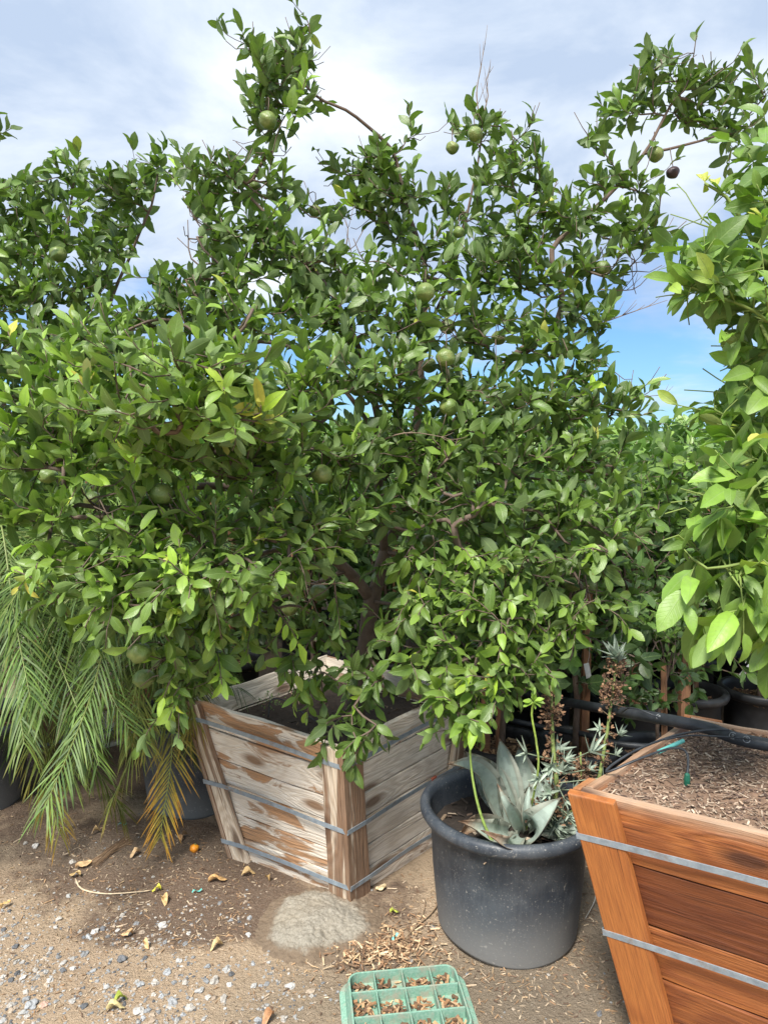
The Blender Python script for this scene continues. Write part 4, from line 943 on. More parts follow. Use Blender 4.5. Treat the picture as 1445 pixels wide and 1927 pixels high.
# visible squared stake and tip
def stake(p0, h, lean, label, s=.02):
    mb = MB(); mb.box(Matrix.Translation(p0 + Vector((lean * h / 2, 0, h / 2))) @ Matrix.Rotation(lean, 4, 'Y') @ Matrix.Rotation(math.pi / 2, 4, 'Y'), h / 2, s, s, (.4, .3, .4))
    tag(mb.build('wooden_stake', M['wood_stake'], None, bevel=.002), label, 'stake', 'wooden stakes among the pots')
stake(Vector((1.44, 3.26, 0)), .72, .0, 'square brown wooden stake standing just behind the orange box', .022)
stake(Vector((1.86, 4.0, .3)), 1.16, .02, 'reddish wooden stake whose tip shows above the shaded shrubs', .018)
stake(Vector((.50, 2.95, .2)), .55, .01, 'short wooden stake in the pot beside the weathered box', .014)
# plant labels hanging on stems
for px, py, d, rz, lb in ((1166, 1222, 3.0, .25, 'white plant tag hanging behind the taller agave stalk'), (1105, 1262, 2.85, -.25, 'white plant tag hanging left of the taller agave stalk'), (1402, 1262, 3.3, .6, 'white plant tag lying at the pot near the right edge')):
    mb = MB(); mb.box(Matrix.Translation(P(px, py, d)) @ Matrix.Rotation(rz, 4, 'Y') @ Matrix.Rotation(.2, 4, 'X'), .011, .0006, .034)
    mb.tube([P(px, py - 14, d), P(px + 3, py - 26, d + .01), P(px + 5, py - 60, d + .02)], .0008, 4)
    tag(mb.build('plant_tag', M['label'], None), lb, 'plant tag', 'plant tags')
# the far hedge of stock: nobody could count it
def far_mass():
    r = random.Random(77); L = []
    for _ in range(15000):
        y = 8.6 + 16 * r.random() ** 1.5; x = r.uniform(-1.0, 1.0) * (5 + y * .6)
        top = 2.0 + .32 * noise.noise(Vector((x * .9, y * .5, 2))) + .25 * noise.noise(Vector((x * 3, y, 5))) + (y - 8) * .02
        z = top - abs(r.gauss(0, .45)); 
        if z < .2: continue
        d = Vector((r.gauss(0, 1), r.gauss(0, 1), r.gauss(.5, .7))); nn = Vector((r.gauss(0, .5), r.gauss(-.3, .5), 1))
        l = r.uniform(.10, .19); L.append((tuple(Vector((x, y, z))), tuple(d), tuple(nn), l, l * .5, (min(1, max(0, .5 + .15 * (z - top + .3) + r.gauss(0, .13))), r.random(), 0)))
    o = leaf_batch('hedge', [l[0] for l in L], [l[1] for l in L], [l[2] for l in L], [l[3] for l in L], [l[4] for l in L], [l[5] for l in L], M['leaf_shrub'], None, st=ST[[0, 2, 4, 6, 7]], w_=WD[[0, 2, 4, 6, 7]], seed=5)
    tag(o, 'far mass of bright green nursery foliage along the horizon', 'foliage', kind='stuff')
far_mass()

# ------------------------------------------------------------------ palm
def frond(root, pts, n=46, ll=.19, width=.0052, yellow=0.0, seed=0, start=.16, hue=0):
    r = random.Random(seed); sp = spline(pts, .03); L = [0]
    for i in range(1, len(sp)): L.append(L[-1] + (sp[i] - sp[i - 1]).length)
    mb = MB(); T = L[-1]
    g0 = (.20 + hue * .04, .26 + hue * .04, .07)
    mb.tube(sp, [.0055 * (1 - .82 * l / T) for l in L], 5, (.22, .27, .08))
    b0 = Vector((.048, .100, .024)); b1 = Vector((.135, .235, .045)); yl = Vector((.55, .36, .05)); orr = Vector((.52, .27, .04))
    fd = r.uniform(.03, .14)
    for k in range(n):
        s = (start + (1 - start) * (k + .5) / n); l = s * T; j = 1
        while j < len(sp) - 1 and L[j] < l: j += 1
        p = sp[j - 1].lerp(sp[j], (l - L[j - 1]) / max(1e-5, L[j] - L[j - 1])); t = (sp[j] - sp[j - 1]).normalized()
        side = t.cross(Vector((0, 0, 1)))
        if side.length < .2: side = t.cross(Vector((0, 1, 0.2)))
        side.normalize(); up = side.cross(t)
        q = (s - start) / (1 - start); le = ll * (.45 + .75 * math.sin(math.pi * (.12 + .80 * q)) ** .8) * r.uniform(.85, 1.1)
        yy = max(0, min(1, yellow * max(0, (q - .45) / .45) * 1.2 + r.gauss(.02, .04)))
        for sg in (-1, 1):
            gd = r.uniform(.4, 2.0)
            if r.random() < .05: continue
            d = (t * (.62 + .35 * q) + side * sg * (.80 - .25 * q) + up * r.uniform(.0, .22) + Vector((0, 0, -.12)) + Vector((r.gauss(0, .11), r.gauss(0, .11), r.gauss(0, .11)))).normalized()
            base = b0.lerp(b1, r.random()) * r.uniform(.8, 1.25); wn = d.cross(up + side * sg * r.uniform(-.4, .4)); wn.normalize()
            prev = None; S = 5; pos = p.copy(); dd = d.copy()
            for m in range(S + 1):
                tt = m / S; w = width * (.5 if m == 0 else (1 if tt < .7 else 1 - (tt - .7) / .3 * .93)) * .5
                a = len(mb.v); mb.v += [tuple(pos - wn * w), tuple(pos + wn * w)]
                if prev is not None:
                    c = base.lerp(yl if tt < .8 else orr, min(1, yy * (0.15 + 1.25 * tt)))
                    mb.face([prev, prev + 1, a + 1, a], None, tuple(c))
                prev = a; dd = (dd + Vector((0, 0, -fd * gd))).normalized(); pos = pos + dd * (le / S)
                g = .012
                if pos.z < g: pos.z = g
    return mb.build('frond', M['palm'], root)
palm = empty('pygmy_date_palm', (-.88, 3.05, .34), 'drooping feathery palm with yellow orange frond tips beside the weathered box', 'palm')
c1 = Vector((-.98, 3.02, .86)); c2 = Vector((-1.24, 3.12, .98))
mb = MB(); mb.tube([(-.86, 3.05, .33), (-.90, 3.04, .6), c1 + Vector((0, 0, -.02))], [.05, .045, .04], 10, (.12, .08, .05)); mb.tube([(-.90, 3.08, .33), (-1.05, 3.1, .65), c2], [.05, .045, .04], 10, (.12, .08, .05))
for k in range(90):
    r_ = rnd; t = r_.random(); a0, a1 = (Vector((-.88, 3.05, .36)), c1) if k % 2 else (Vector((-.92, 3.08, .36)), c2); p = a0.lerp(a1, t); an = r_.uniform(0, 6.28)
    d = Vector((math.cos(an), math.sin(an), .9)); mb.tube([p + d * .03, p + d * .055, p + d * .09], [.014, .009, .003], 4, (.16, .11, .07))
mb.build('trunk', M['chips'], palm)
FRONDS = [ # origin, control px,py,d , tip px,py,d, yellow
 (1, (170, 1150, 2.8), (100, 1350, 2.72), (112, 1600, 2.62), .7), (1, (180, 1170, 2.8), (165, 1370, 2.72), (235, 1560, 2.72), .3), (1, (270, 1190, 2.7), (255, 1390, 2.65), (205, 1550, 2.62), .5), (1, (285, 1200, 2.7), (310, 1380, 2.62), (302, 1605, 2.60), 1.1), (1, (300, 1190, 2.75), (335, 1330, 2.68), (345, 1420, 2.66), .7),
 (1, (330, 1160, 2.8), (385, 1320, 2.75), (400, 1480, 2.78), .2), (1, (350, 1150, 2.85), (380, 1280, 2.85), (355, 1440, 2.85), .15), (1, (140, 1120, 2.7), (60, 1290, 2.6), (20, 1460, 2.6), 0), (1, (120, 1100, 2.75), (20, 1230, 2.7), (-60, 1400, 2.7), 0), (2, (60, 1080, 2.7), (-10, 1180, 2.6), (-90, 1330, 2.6), 0), (2, (90, 1010, 2.8), (0, 1050, 2.75), (-80, 1160, 2.75), 0),
 (2, (110, 980, 2.9), (40, 960, 2.85), (-30, 1010, 2.85), 0), (2, (170, 960, 2.9), (140, 900, 2.9), (60, 890, 2.9), 0), (2, (150, 1120, 2.8), (110, 1270, 2.7), (90, 1470, 2.7), .15), (1, (200, 1120, 2.65), (150, 1260, 2.55), (120, 1430, 2.55), .1), (1, (180, 1100, 2.6), (110, 1200, 2.5), (50, 1370, 2.5), 0), (1, (250, 1130, 2.6), (230, 1270, 2.5), (250, 1420, 2.5), .25),
 (2, (230, 1000, 3.0), (280, 940, 3.0), (350, 960, 3.0), 0), (1, (350, 1080, 3.2), (440, 1100, 3.3), (520, 1230, 3.35), 0), (1, (380, 1090, 3.3), (480, 1080, 3.45), (580, 1180, 3.5), .1), (1, (340, 1080, 3.3), (410, 1110, 3.4), (450, 1260, 3.5), 0), (1, (360, 1070, 3.4), (450, 1050, 3.6), (540, 1100, 3.7), 0), (1, (330, 1120, 3.1), (400, 1170, 3.1), (440, 1290, 3.15), 0),
 (2, (50, 1130, 2.9), (-20, 1260, 2.9), (-70, 1440, 2.9), 0), (2, (90, 1130, 3.0), (50, 1290, 3.0), (10, 1420, 3.0), 0), (2, (130, 1150, 3.0), (120, 1290, 3.05), (60, 1420, 3.1), .1), (1, (260, 1150, 2.9), (270, 1290, 2.85), (190, 1440, 2.85), 0), (2, (50, 1050, 2.9), (-30, 1110, 2.9), (-110, 1200, 2.9), 0), (2, (80, 1070, 2.6), (10, 1130, 2.45), (-60, 1260, 2.4), 0),
 (2, (30, 1100, 3.1), (-80, 1160, 3.2), (-170, 1300, 3.3), 0), (1, (300, 1170, 2.6), (285, 1280, 2.5), (275, 1400, 2.5), .3), (1, (200, 1140, 2.7), (160, 1330, 2.6), (140, 1500, 2.62), .1), (1, (310, 1140, 2.75), (350, 1230, 2.7), (370, 1370, 2.72), .45),
 (2, (190, 1010, 3.3), (220, 930, 3.5), (200, 900, 3.7), 0), (2, (100, 1050, 3.3), (30, 1010, 3.5), (-60, 1060, 3.7), 0)]
for i, (o_, a, b, c, yv) in enumerate(FRONDS):
    c = (c[0], c[1] - (28 if c[1] > 1400 else 0), c[2])
    b = (b[0] + (i % 5 - 2) * 14, b[1], b[2]); frond(palm, [c1 if o_ == 1 else c2, P(*a), P(*b), P(*c)], yellow=yv * (1 if yv > .9 else .5), seed=i, n=60, ll=.165)
def palm_trunk(root, a0, a1, seed):
    r_ = random.Random(seed); mb = MB(); mb.tube([a0, a0.lerp(a1, .5), a1], [.05, .045, .04], 10, (.12, .08, .05))
    for k in range(60):
        p = a0.lerp(a1, r_.random()); an = r_.uniform(0, 6.28); d = Vector((math.cos(an), math.sin(an), .9)); mb.tube([p + d * .03, p + d * .055, p + d * .09], [.014, .009, .003], 4, (.16, .11, .07))
    mb.build('trunk', M['chips'], root)
make_pot('black plastic pot of the palm at the left edge', -1.85, 3.05, .24, .19, .40, M['pot_big'], fill=.85, name='plastic_pot', seed=18, group='black plastic nursery pots', nch=60)
palm2 = empty('pygmy_date_palm', (-1.85, 3.05, .33), 'feathery green palm reaching in from the left edge below the citrus', 'palm')
c3 = Vector((-1.72, 3.0, .98)); palm_trunk(palm2, Vector((-1.85, 3.05, .32)), c3, 4)
rp = random.Random(15)
for i in range(44):
    an = i * 2.4 + rp.gauss(0, .2); el = rp.uniform(0, 1.0); L_ = rp.uniform(.75, 1.05); h_ = Vector((math.cos(an), math.sin(an), 0))
    q2 = c3 + h_ * L_ * .42 + Vector((0, 0, .34 * el + .03)); q3 = c3 + h_ * L_ * .78 + Vector((0, 0, .22 * el - .18)); q4 = c3 + h_ * L_ * 1.1 + Vector((0, 0, -.16 - .30 * (1 - el)))
    frond(palm2, [c3, q2, q3, q4], yellow=.25 * (rp.random() < .2), seed=300 + i, n=54, ll=.17)
rp = random.Random(5)
for i in range(44):   # the rest of the two crowns, all round
    o_ = c1 if i % 2 else c2; an = i * 2.4 + rp.gauss(0, .2); el = rp.uniform(.1, 1.0); L_ = rp.uniform(.75, 1.0)
    h_ = Vector((math.cos(an), math.sin(an), 0))
    if h_.x > .3 and h_.y < .3: continue
    if h_.y < -.6 and i % 3: continue
    q2 = o_ + h_ * L_ * .45 + Vector((0, 0, .28 * el + .05)); q3 = o_ + h_ * L_ * .80 + Vector((0, 0, .10 * el - .20)); q4 = o_ + h_ * L_ * 1.12 + Vector((0, 0, -.16 - .34 * (1 - el)))
    frond(palm, [o_, q2, q3, q4], yellow=0, seed=100 + i, n=54, ll=.165)

# ------------------------------------------------------------------ agave
agave = empty('agave', (.43, 2.17, .33), 'grey green agave with withered brown tips and dried flower stalks in the big dark pot', 'agave')
def blade(name, base, mid, tip, w, seed, wither=.12, thick=.012, fac=None, twist=0, cup=.35, col=(.34, .41, .355)):
    r = random.Random(seed); pts = spline([base, mid, tip], .012); n = len(pts); mb = MB(); K = 7
    for i, p in enumerate(pts):
        t = i / (n - 1); tg = (pts[min(i + 1, n - 1)] - pts[max(i - 1, 0)]).normalized()
        f = fac or Vector((0, -1, .5)); side = tg.cross(f).normalized(); nn = side.cross(tg).normalized(); a = twist * t
        side, nn = side * math.cos(a) + nn * math.sin(a), nn * math.cos(a) - side * math.sin(a)
        W = w * (.62 + .38 * math.sin(min(1, t / .45) * math.pi / 2)) * (1 if t < .5 else max(.02, 1 - ((t - .5) / .5) ** 1.7))
        wi = max(0, (t - (1 - wither)) / wither)
        for k in range(K):
            u = k / (K - 1) * 2 - 1; z = cup * W * u * u * (1 + wi) + .004 * wi * math.sin(u * 7 + t * 40)
            mb.v.append(tuple(p + side * u * W * .5 * (1 - .35 * wi) + nn * z + noise.noise_vector(p * 30) * .002))
        for k in range(K):
            u = k / (K - 1) * 2 - 1; z = cup * W * u * u * (1 + wi) - thick * (1 - .9 * abs(u)) * (1 - .85 * t)
            mb.v.append(tuple(p + side * u * W * .5 * (1 - .35 * wi) * .995 + nn * z))
    for i in range(n - 1):
        t = i / (n - 1); wi = max(0, min(1, (t - (1 - wither)) / wither * 1.5))
        for k in range(K - 1):
            a = i * 2 * K + k; b = a + 2 * K; e = abs((k + .5) / (K - 1) * 2 - 1)
            c = Vector(col) * (1 + .12 * r.uniform(-1, 1)); c = c.lerp(Vector((.22, .14, .09)), wi)
            if e > .8: c = c.lerp(Vector((.20, .13, .08)), .35)
            mb.face([a, a + 1, b + 1, b], None, tuple(c)); mb.face([a + K, b + K, b + K + 1, a + K + 1], None, tuple(c * .9))
        for k in (0, K - 1):
            a = i * 2 * K + k; mb.face([a, a + K, a + 3 * K, a + 2 * K] if k else [a, a + 2 * K, a + 3 * K, a + K], None, (.18, .12, .08))
    return mb.build(name, M['agave'], agave, smooth=True)
AB = Vector((.43, 2.17, .335))
A_ = [((-.02, .03, 0), (905, 1455, 2.22), (842, 1437, 2.16), .075, .16), ((0, .04, 0), (935, 1470, 2.28), (872, 1412, 2.34), .085, .14), ((.0, .05, 0), (955, 1470, 2.26), (938, 1388, 2.30), .085, .10), ((.02, .06, 0), (985, 1470, 2.34), (975, 1405, 2.40), .085, .10),
      ((.01, -.01, 0), (952, 1515, 2.12), (935, 1475, 2.13), .045, .18), ((.02, .0, 0), (988, 1530, 2.16), (996, 1472, 2.17), .034, .10), ((.04, .02, .0), (1010, 1520, 2.24), (1035, 1462, 2.28), .10, .05), ((.05, -.03, 0), (1015, 1560, 2.10), (1055, 1502, 2.07), .10, .07),
      ((-.03, -.02, 0), (925, 1568, 2.10), (862, 1545, 2.05), .07, .35), ((-.05, 0, .01), (890, 1555, 2.18), (858, 1580, 2.12), .07, .9), ((.06, .03, 0), (1060, 1560, 2.2), (1095, 1545, 2.2), .075, .15), ((-.02, .06, 0), (925, 1490, 2.38), (890, 1440, 2.42), .075, .15),
      ((0, -.05, 0), (955, 1590, 2.02), (905, 1562, 2.0), .055, .5)]
for i, (o_, m_, t_, w, wt) in enumerate(A_):
    base = AB + Vector(o_); blade('leaf', base, P(*m_), P(*t_), w, i, wt, twist=(.3 if i % 2 else -.3), fac=Vector(((-1 if t_[0] < 960 else 1) * .25, -1, .75)) if i not in (6, 7) else Vector((-.8, -.8, .8)), cup=.42)
def tuft(mb, c, ax, n, l, w, r, col=(.32, .39, .31)):
    ax = ax.normalized(); a1 = ax.orthogonal().normalized(); a2 = ax.cross(a1)
    for k in range(n):
        an = k * 2.4 + r.gauss(0, .2); sp = .35 + .9 * (1 - k / n) + r.gauss(0, .1); rad = a1 * math.cos(an) + a2 * math.sin(an)
        d = ax * math.cos(sp) + rad * math.sin(sp); nn = ax * math.sin(sp) - rad * math.cos(sp); s = d.cross(nn); ll = l * r.uniform(.7, 1.2); cc = Vector(col) * r.uniform(.75, 1.3)
        b = len(mb.v)
        for t, ww in ((0, .7), (.3, 1), (.65, .65), (1, .04)):
            p = c + d * ll * t - nn * (-.12 * ll * t * t)
            for u in (-1, 0, 1): mb.v.append(tuple(p + s * u * w * ww * .5 + nn * abs(u) * w * ww * .22))
        for m in range(3):
            for u in range(2): a = b + m * 3 + u; mb.face([a, a + 1, a + 4, a + 3], None, tuple(cc))
def flower_stalk(pts, r0, dry, tufts, seed, green=(.20, .26, .08)):
    r = random.Random(seed); sp = spline(pts, .02); mb = MB(); mb.tube(sp, [r0 * (1 - .5 * i / len(sp)) for i in range(len(sp))], 7, green); st = mb.build('flower_stalk', M['chips'], agave, smooth=True)
    mb = MB(); mt = MB(); n = len(sp)
    for t0, t1, cnt, spread in dry:
        for _ in range(cnt):
            p = sp[min(n - 1, int((t0 + (t1 - t0) * r.random()) * (n - 1)))]; an = r.uniform(0, 6.28); d = Vector((math.cos(an), math.sin(an), r.uniform(-.3, .9))).normalized(); tz = noise.noise(p * 38 + Vector((seed, 0, 0)))
            if tz < -.12 and r.random() < .85: continue
            q = p + d * spread * r.random() ** .6 * (.65 + .9 * max(0, tz + .2))
            c = random.Random(r.random()).choice([(.24, .13, .07), (.15, .08, .05), (.32, .19, .11), (.10, .06, .04)])
            for k in range(3):
                dd = (d + Vector((r.gauss(0, .5), r.gauss(0, .5), r.gauss(0, .5)))).normalized(); e = q + dd * r.uniform(.007, .016); s = dd.orthogonal().normalized() * .0036
                b = len(mb.v); mb.v += [tuple(q), tuple(q.lerp(e, .6) + s), tuple(e), tuple(q.lerp(e, .6) - s + dd.cross(s) * .5)]; mb.face([b, b + 1, b + 2, b + 3], None, c)
            if r.random() < .35: mb.tube([p, q], .0014, 3, (.2, .14, .08))
    if mb.v: mb.build('dried_flowers', M['chips'], st)
    for t, off, ln, k in tufts:
        p = sp[min(n - 1, int(t * (n - 1)))] + Vector(off); tuft(mt, p, Vector(off) + Vector((0, 0, .02)) + Vector((r.gauss(0, .01), r.gauss(0, .01), 0)), k, ln, ln * .24, r)
        if Vector(off).length > .01: mt.tube([sp[min(n - 1, int(t * (n - 1)))], p], .002, 3, (.22, .27, .18))
    if mt.v: mt.tube(sp, r0 * .4, 4, (.22, .27, .18)); mt.build('bulbils', M['bulbil'], st)
rt_ = random.Random(4)
tf = [(rt_.uniform(.28, .62), (rt_.gauss(.015, .045), rt_.gauss(-.02, .03), rt_.gauss(0, .015)), rt_.uniform(.035, .06), 9) for _ in range(16)] + [(rt_.uniform(.05, .3), (rt_.gauss(.06, .035), rt_.gauss(-.03, .03), rt_.gauss(0, .02)), rt_.uniform(.03, .05), 8) for _ in range(16)] + [(.5, (.10, -.02, .06), .07, 6), (.55, (-.09, -.02, .03), .05, 6), (.3, (.12, 0, .02), .06, 7)]
flower_stalk([AB + Vector((.06, -.01, 0)), P(1045, 1500, 2.17), P(1040, 1400, 2.2), P(1036, 1290, 2.22)], .009, [(.60, 1, 330, .034), (.3, .6, 90, .05), (.1, .3, 130, .07)], tf, 5)
flower_stalk([AB + Vector((.12, .04, 0)), P(1112, 1500, 2.30), P(1138, 1400, 2.33), P(1160, 1240, 2.35)], .008, [(.76, 1, 300, .038), (.45, .74, 150, .028)], [(1.0, (0, 0, .005), .075, 14), (.97, (.01, 0, .01), .06, 8), (.60, (.035, -.01, 0), .045, 8), (.66, (-.03, -.01, 0), .04, 7), (.5, (.03, -.02, 0), .04, 7), (.2, (-.03, 0, 0), .05, 8), (.14, (.03, 0, 0), .05, 8)], 6)
flower_stalk([AB + Vector((.11, .0, .03)), P(1088, 1480, 2.2), P(1092, 1415, 2.22)], .005, [(.7, 1.0, 160, .026)], [(.3, (-.03, -.02, 0), .05, 9), (.4, (.03, -.01, 0), .045, 8)], 7)
# fresh yellow-green stem with a leafy head
stm = spline([P(930, 1592, 2.06), P(905, 1535, 2.07), P(889, 1465, 2.08), P(882, 1385, 2.1)], .02); mb = MB(); mb.tube(stm, [.0048 - .002 * i / len(stm) for i in range(len(stm))], 7, (.22, .32, .07)); gs = mb.build('flower_stalk', M['chips'], agave, smooth=True); gs['label'] = 'fresh yellow green stalk'
for hx, hy, nn_, sg in ((882, 1372, 60, .018), (1003, 1320, 20, .008)):
    LL = []; r_ = random.Random(hx); hc = P(hx, hy, 2.1)
    for k in range(nn_):
        v = Vector((r_.gauss(0, 1), r_.gauss(0, 1), r_.gauss(.2, .9))); LL.append((tuple(hc + v * sg * r_.random()), tuple(v + Vector((0, 0, .3))), (r_.gauss(0, .4), -.5, 1), r_.uniform(.02, .038), .014, (.66 + r_.gauss(0, .06), .6, 0)))
    leaf_batch('leafy_head', [l[0] for l in LL], [l[1] for l in LL], [l[2] for l in LL], [l[3] for l in LL], [l[4] for l in LL], [l[5] for l in LL], M['leaf'], gs, seed=3)
mb = MB(); mb.tube(spline([P(1008, 1390, 2.12), P(1000, 1345, 2.11), P(1003, 1322, 2.1)], .02), .003, 5, (.30, .42, .07)); mb.tube(spline([AB + Vector((.03, -.0, 0)), P(1012, 1450, 2.14), P(1008, 1390, 2.12)], .02), .0035, 5, (.30, .40, .09)); mb.build('side_stalk', M['chips'], gs)

# ------------------------------------------------------------------ irrigation
mb = MB(); HZ = .762
hose_pts = [Vector((.30, 3.30, .42)), G(960, 1302, .47), G(1045, 1317, .54), G(1130, 1333, .64), G(1240, 1352, .748), G(1330, 1370, HZ), G(1445, 1402, HZ), Vector((1.5, 1.66, HZ)), Vector((2.3, 1.5, .5))]
hs = empty('irrigation_hose', hose_pts[5], 'thick black irrigation hose crossing the mulch of the orange box', 'hose')
hsp = spline(hose_pts, .03); mb.tube(hsp, .0175, 12); mb.build('hose', M['hose'], hs, smooth=True)
for px in (1062, 1105, 1238, 1372, 1414):
    k = min(range(len(hsp)), key=lambda i: abs((hsp[i].x / (hsp[i] - camp).dot(FWD)) * F + CX - px)); c = hsp[k]; mb = MB()
    nrm_ = (camp - c).normalized(); nrm_ = (nrm_ + Vector((0, 0, .3))).normalized(); q = nrm_.to_track_quat('Z', 'Y').to_matrix().to_4x4(); Mx = Matrix.Translation(c + nrm_ * .0165) @ q
    ring = [Mx @ Vector((.0085 * math.cos(a * math.pi / 6), .0085 * math.sin(a * math.pi / 6), 0)) for a in range(13)]; mb.tube(ring, .0014, 5)
    mb.tube([c + nrm_ * .012, c + nrm_ * .028], .0032, 8); mb.build('fitting', M['fitting'], hs, smooth=True)
mb = MB(); mb.tube(spline([Vector((.2, 3.2, .40)), G(1040, 1372, .37), G(1100, 1382, .39), G(1180, 1402, .41), Vector((1.4, 2.65, .40))], .03), .012, 10); tag(mb.build('irrigation_hose', M['hose'], None, smooth=True), 'thinner black hose lying across the pots behind the agave stalks', 'hose')
dl = empty('drip_line', G(1293, 1465, 0.718), 'thin black drip tubing looping over the orange box mulch to a green emitter', 'drip tubing')
mb = MB(); z1 = .63
mb.tube(spline([G(1372, 1374, 0.788), G(1330, 1374, 0.778), G(1270, 1384, 0.763), G(1200, 1410, 0.758), G(1150, 1440, 0.738), G(1140, 1453, 0.730), G(1160, 1446, 0.743), G(1210, 1425, 0.768), G(1262, 1408, 0.778), G(1288, 1412, 0.778), G(1294, 1432, 0.758), G(1292, 1462, 0.728)], .012), .0032, 7)
mb.tube(spline([G(1414, 1392, 0.788), G(1380, 1388, 0.778), G(1300, 1384, 0.778), G(1250, 1392, 0.778)], .015), .0024, 6)
mb.tube(spline([G(1238, 1350, 0.788), G(1210, 1338, 0.798), G(1185, 1332, 0.788), G(1170, 1340, 0.738)], .015), .0024, 6)
mb.build('tubing', M['hose'], dl, smooth=True)
mb = MB(); c = G(1292, 1468, 0.723); mb.tube([c + Vector((0, 0, -.012)), c + Vector((0, 0, .0)), c + Vector((0, 0, .014)), c + Vector((0, 0, .018))], [.007, .008, .0065, .003], 8); mb.build('emitter', M['emitter'], dl, smooth=False)
mb = MB(); mb.tube([G(1238, 1415, 0.773), G(1285, 1394, 0.783)], .0055, 8); mb.build('sleeve', M['tube_blue'], dl, smooth=True)

# ------------------------------------------------------------------ green grid lid on the ground
def make_lid():
    A = G(650, 1833, .04); B_ = G(857, 1814, .04); xa = (B_ - A); xa.z = 0; W = xa.length; xa.normalize(); ya = Vector((-xa.y, xa.x, 0)); D = .245; c = (A + B_) / 2 - ya * D / 2; c.z = .006
    root = empty('valve_box_lid', c, 'upturned green plastic grid lid filled with dry leaf litter on the ground', 'lid')
    R = Matrix(((xa.x, ya.x, 0, c.x), (xa.y, ya.y, 0, c.y), (0, 0, 1, c.z), (0, 0, 0, 1))); r = random.Random(5)
    def rr(w, d, q, n=7):
        o = []
        for cx, cy, a0 in ((w - q, d - q, 0), (-w + q, d - q, 90), (-w + q, -d + q, 180), (w - q, -d + q, 270)):
            for k in range(n): a = math.radians(a0 + 90 * k / (n - 1)); o.append((cx + q * math.cos(a), cy + q * math.sin(a)))
        return o
    mb = MB(); w, d = W / 2, D / 2
    prof = [(rr(w + .006, d + .008, .035), 0), (rr(w - .006, d - .004, .032), .040), (rr(w - .011, d - .009, .028), .040), (rr(w - .010, d - .008, .028), .006)]
    n = len(prof[0][0])
    for lst, z in prof: mb.v += [tuple(R @ Vector((x, y, z))) for x, y in lst]
    for j in range(3):
        for k in range(n): k2 = (k + 1) % n; mb.face([j * n + k, j * n + k2, (j + 1) * n + k2, (j + 1) * n + k])
    mb.face([3 * n + k for k in range(n)])
    # skirt flange
    b = len(mb.v)
    for q, z in ((0.0, .001), (.016, .0), (.016, .005), (.0, .010)): mb.v += [tuple(R @ Vector((x, y - .006, z))) for x, y in rr(w + .004 + q, d + .004 + q * .7, .035 + q)]
    for j in range(3):
        for k in range(n): k2 = (k + 1) % n; mb.face([b + (j + 1) * n + k, b + (j + 1) * n + k2, b + j * n + k2, b + j * n + k][::-1])
    mb.build('rim', M['lid'], root, bevel=.001)
    mb = MB()
    for x in (-w * .5, 0, w * .5): mb.box(R @ Matrix.Translation((x, 0, .022)), .0018, d - .010, .0165)
    mb.build('cross_rib', M['lid'], root, bevel=.0008); mb = MB()
    for y in (-d * .36, d * .36): mb.box(R @ Matrix.Translation((0, y, .0215)), w - .012, .0024, .0165)
    mb.build('long_rib', M['lid'], root, bevel=.0008)
    mb = MB()
    for _ in range(900):
        x = r.uniform(-w + .02, w - .02); y = r.uniform(-d + .018, d - .018)
        if min(abs(x - q) for q in (-w * .5, 0, w * .5)) < .012 or min(abs(y - q) for q in (-d * .36, d * .36)) < .011: continue
        k = .5 + noise.noise(Vector((x * 20, y * 20, 1)))
        if r.random() > k + .35: continue
        chip(mb, R @ Vector((x, y, r.uniform(.007, .009 + .018 * max(.1, k)))), r, r.uniform(.005, .013), r.uniform(.0015, .005), [(.30, .16, .08), (.40, .25, .13), (.18, .10, .06), (.5, .34, .2), (.12, .07, .04)])
    tag(mb.build('leaf_litter', M['chips'], None), 'brown dry leaf scraps lying in the cells of the green lid', 'litter', kind='stuff')
make_lid()

# ------------------------------------------------------------------ concrete splash, stones, litter
def mound():
    c = G(598, 1738); mb = MB(); n = 130; qq = []; rx, ry = .235, .185
    for j in range(n + 1):
        for i in range(n + 1):
            x = c.x + (i / n * 2 - 1) * rx * 1.25; y = c.y + (j / n * 2 - 1) * ry * 1.25; q = math.hypot((x - c.x) / rx, (y - c.y) / ry) + .28 * noise.noise(Vector((x * 6, y * 6, 2))); q = max(0.0, q)
            h = .034 * (1 - q ** 1.6) if q < 1 else -.016 * min(1, (q - 1) * 8)
            h *= 1 + .5 * noise.noise(Vector((x * 9, y * 9, 4))); h += .006 * noise.noise(Vector((x * 35, y * 35, 1))) + .006 * noise.noise(Vector((x * 90, y * 90, 1))); qq.append(q)
            mb.v.append((x, y, h + gz(x, y)))
    for j in range(n):
        for i in range(n): mb.face([j * (n + 1) + i, j * (n + 1) + i + 1, (j + 1) * (n + 1) + i + 1, (j + 1) * (n + 1) + i], None, (max(0, (qq[j * (n + 1) + i] - .45) / .5), 0, 0))
    tag(mb.build('concrete_mound', M['concrete'], None, smooth=True), 'rough pale grey lump of spilt concrete in front of the weathered box corner', 'concrete')
mound()
SC = [(.42, .415, .40), (.26, .265, .27), (.50, .48, .45), (.14, .145, .155), (.42, .39, .35), (.33, .34, .35)]
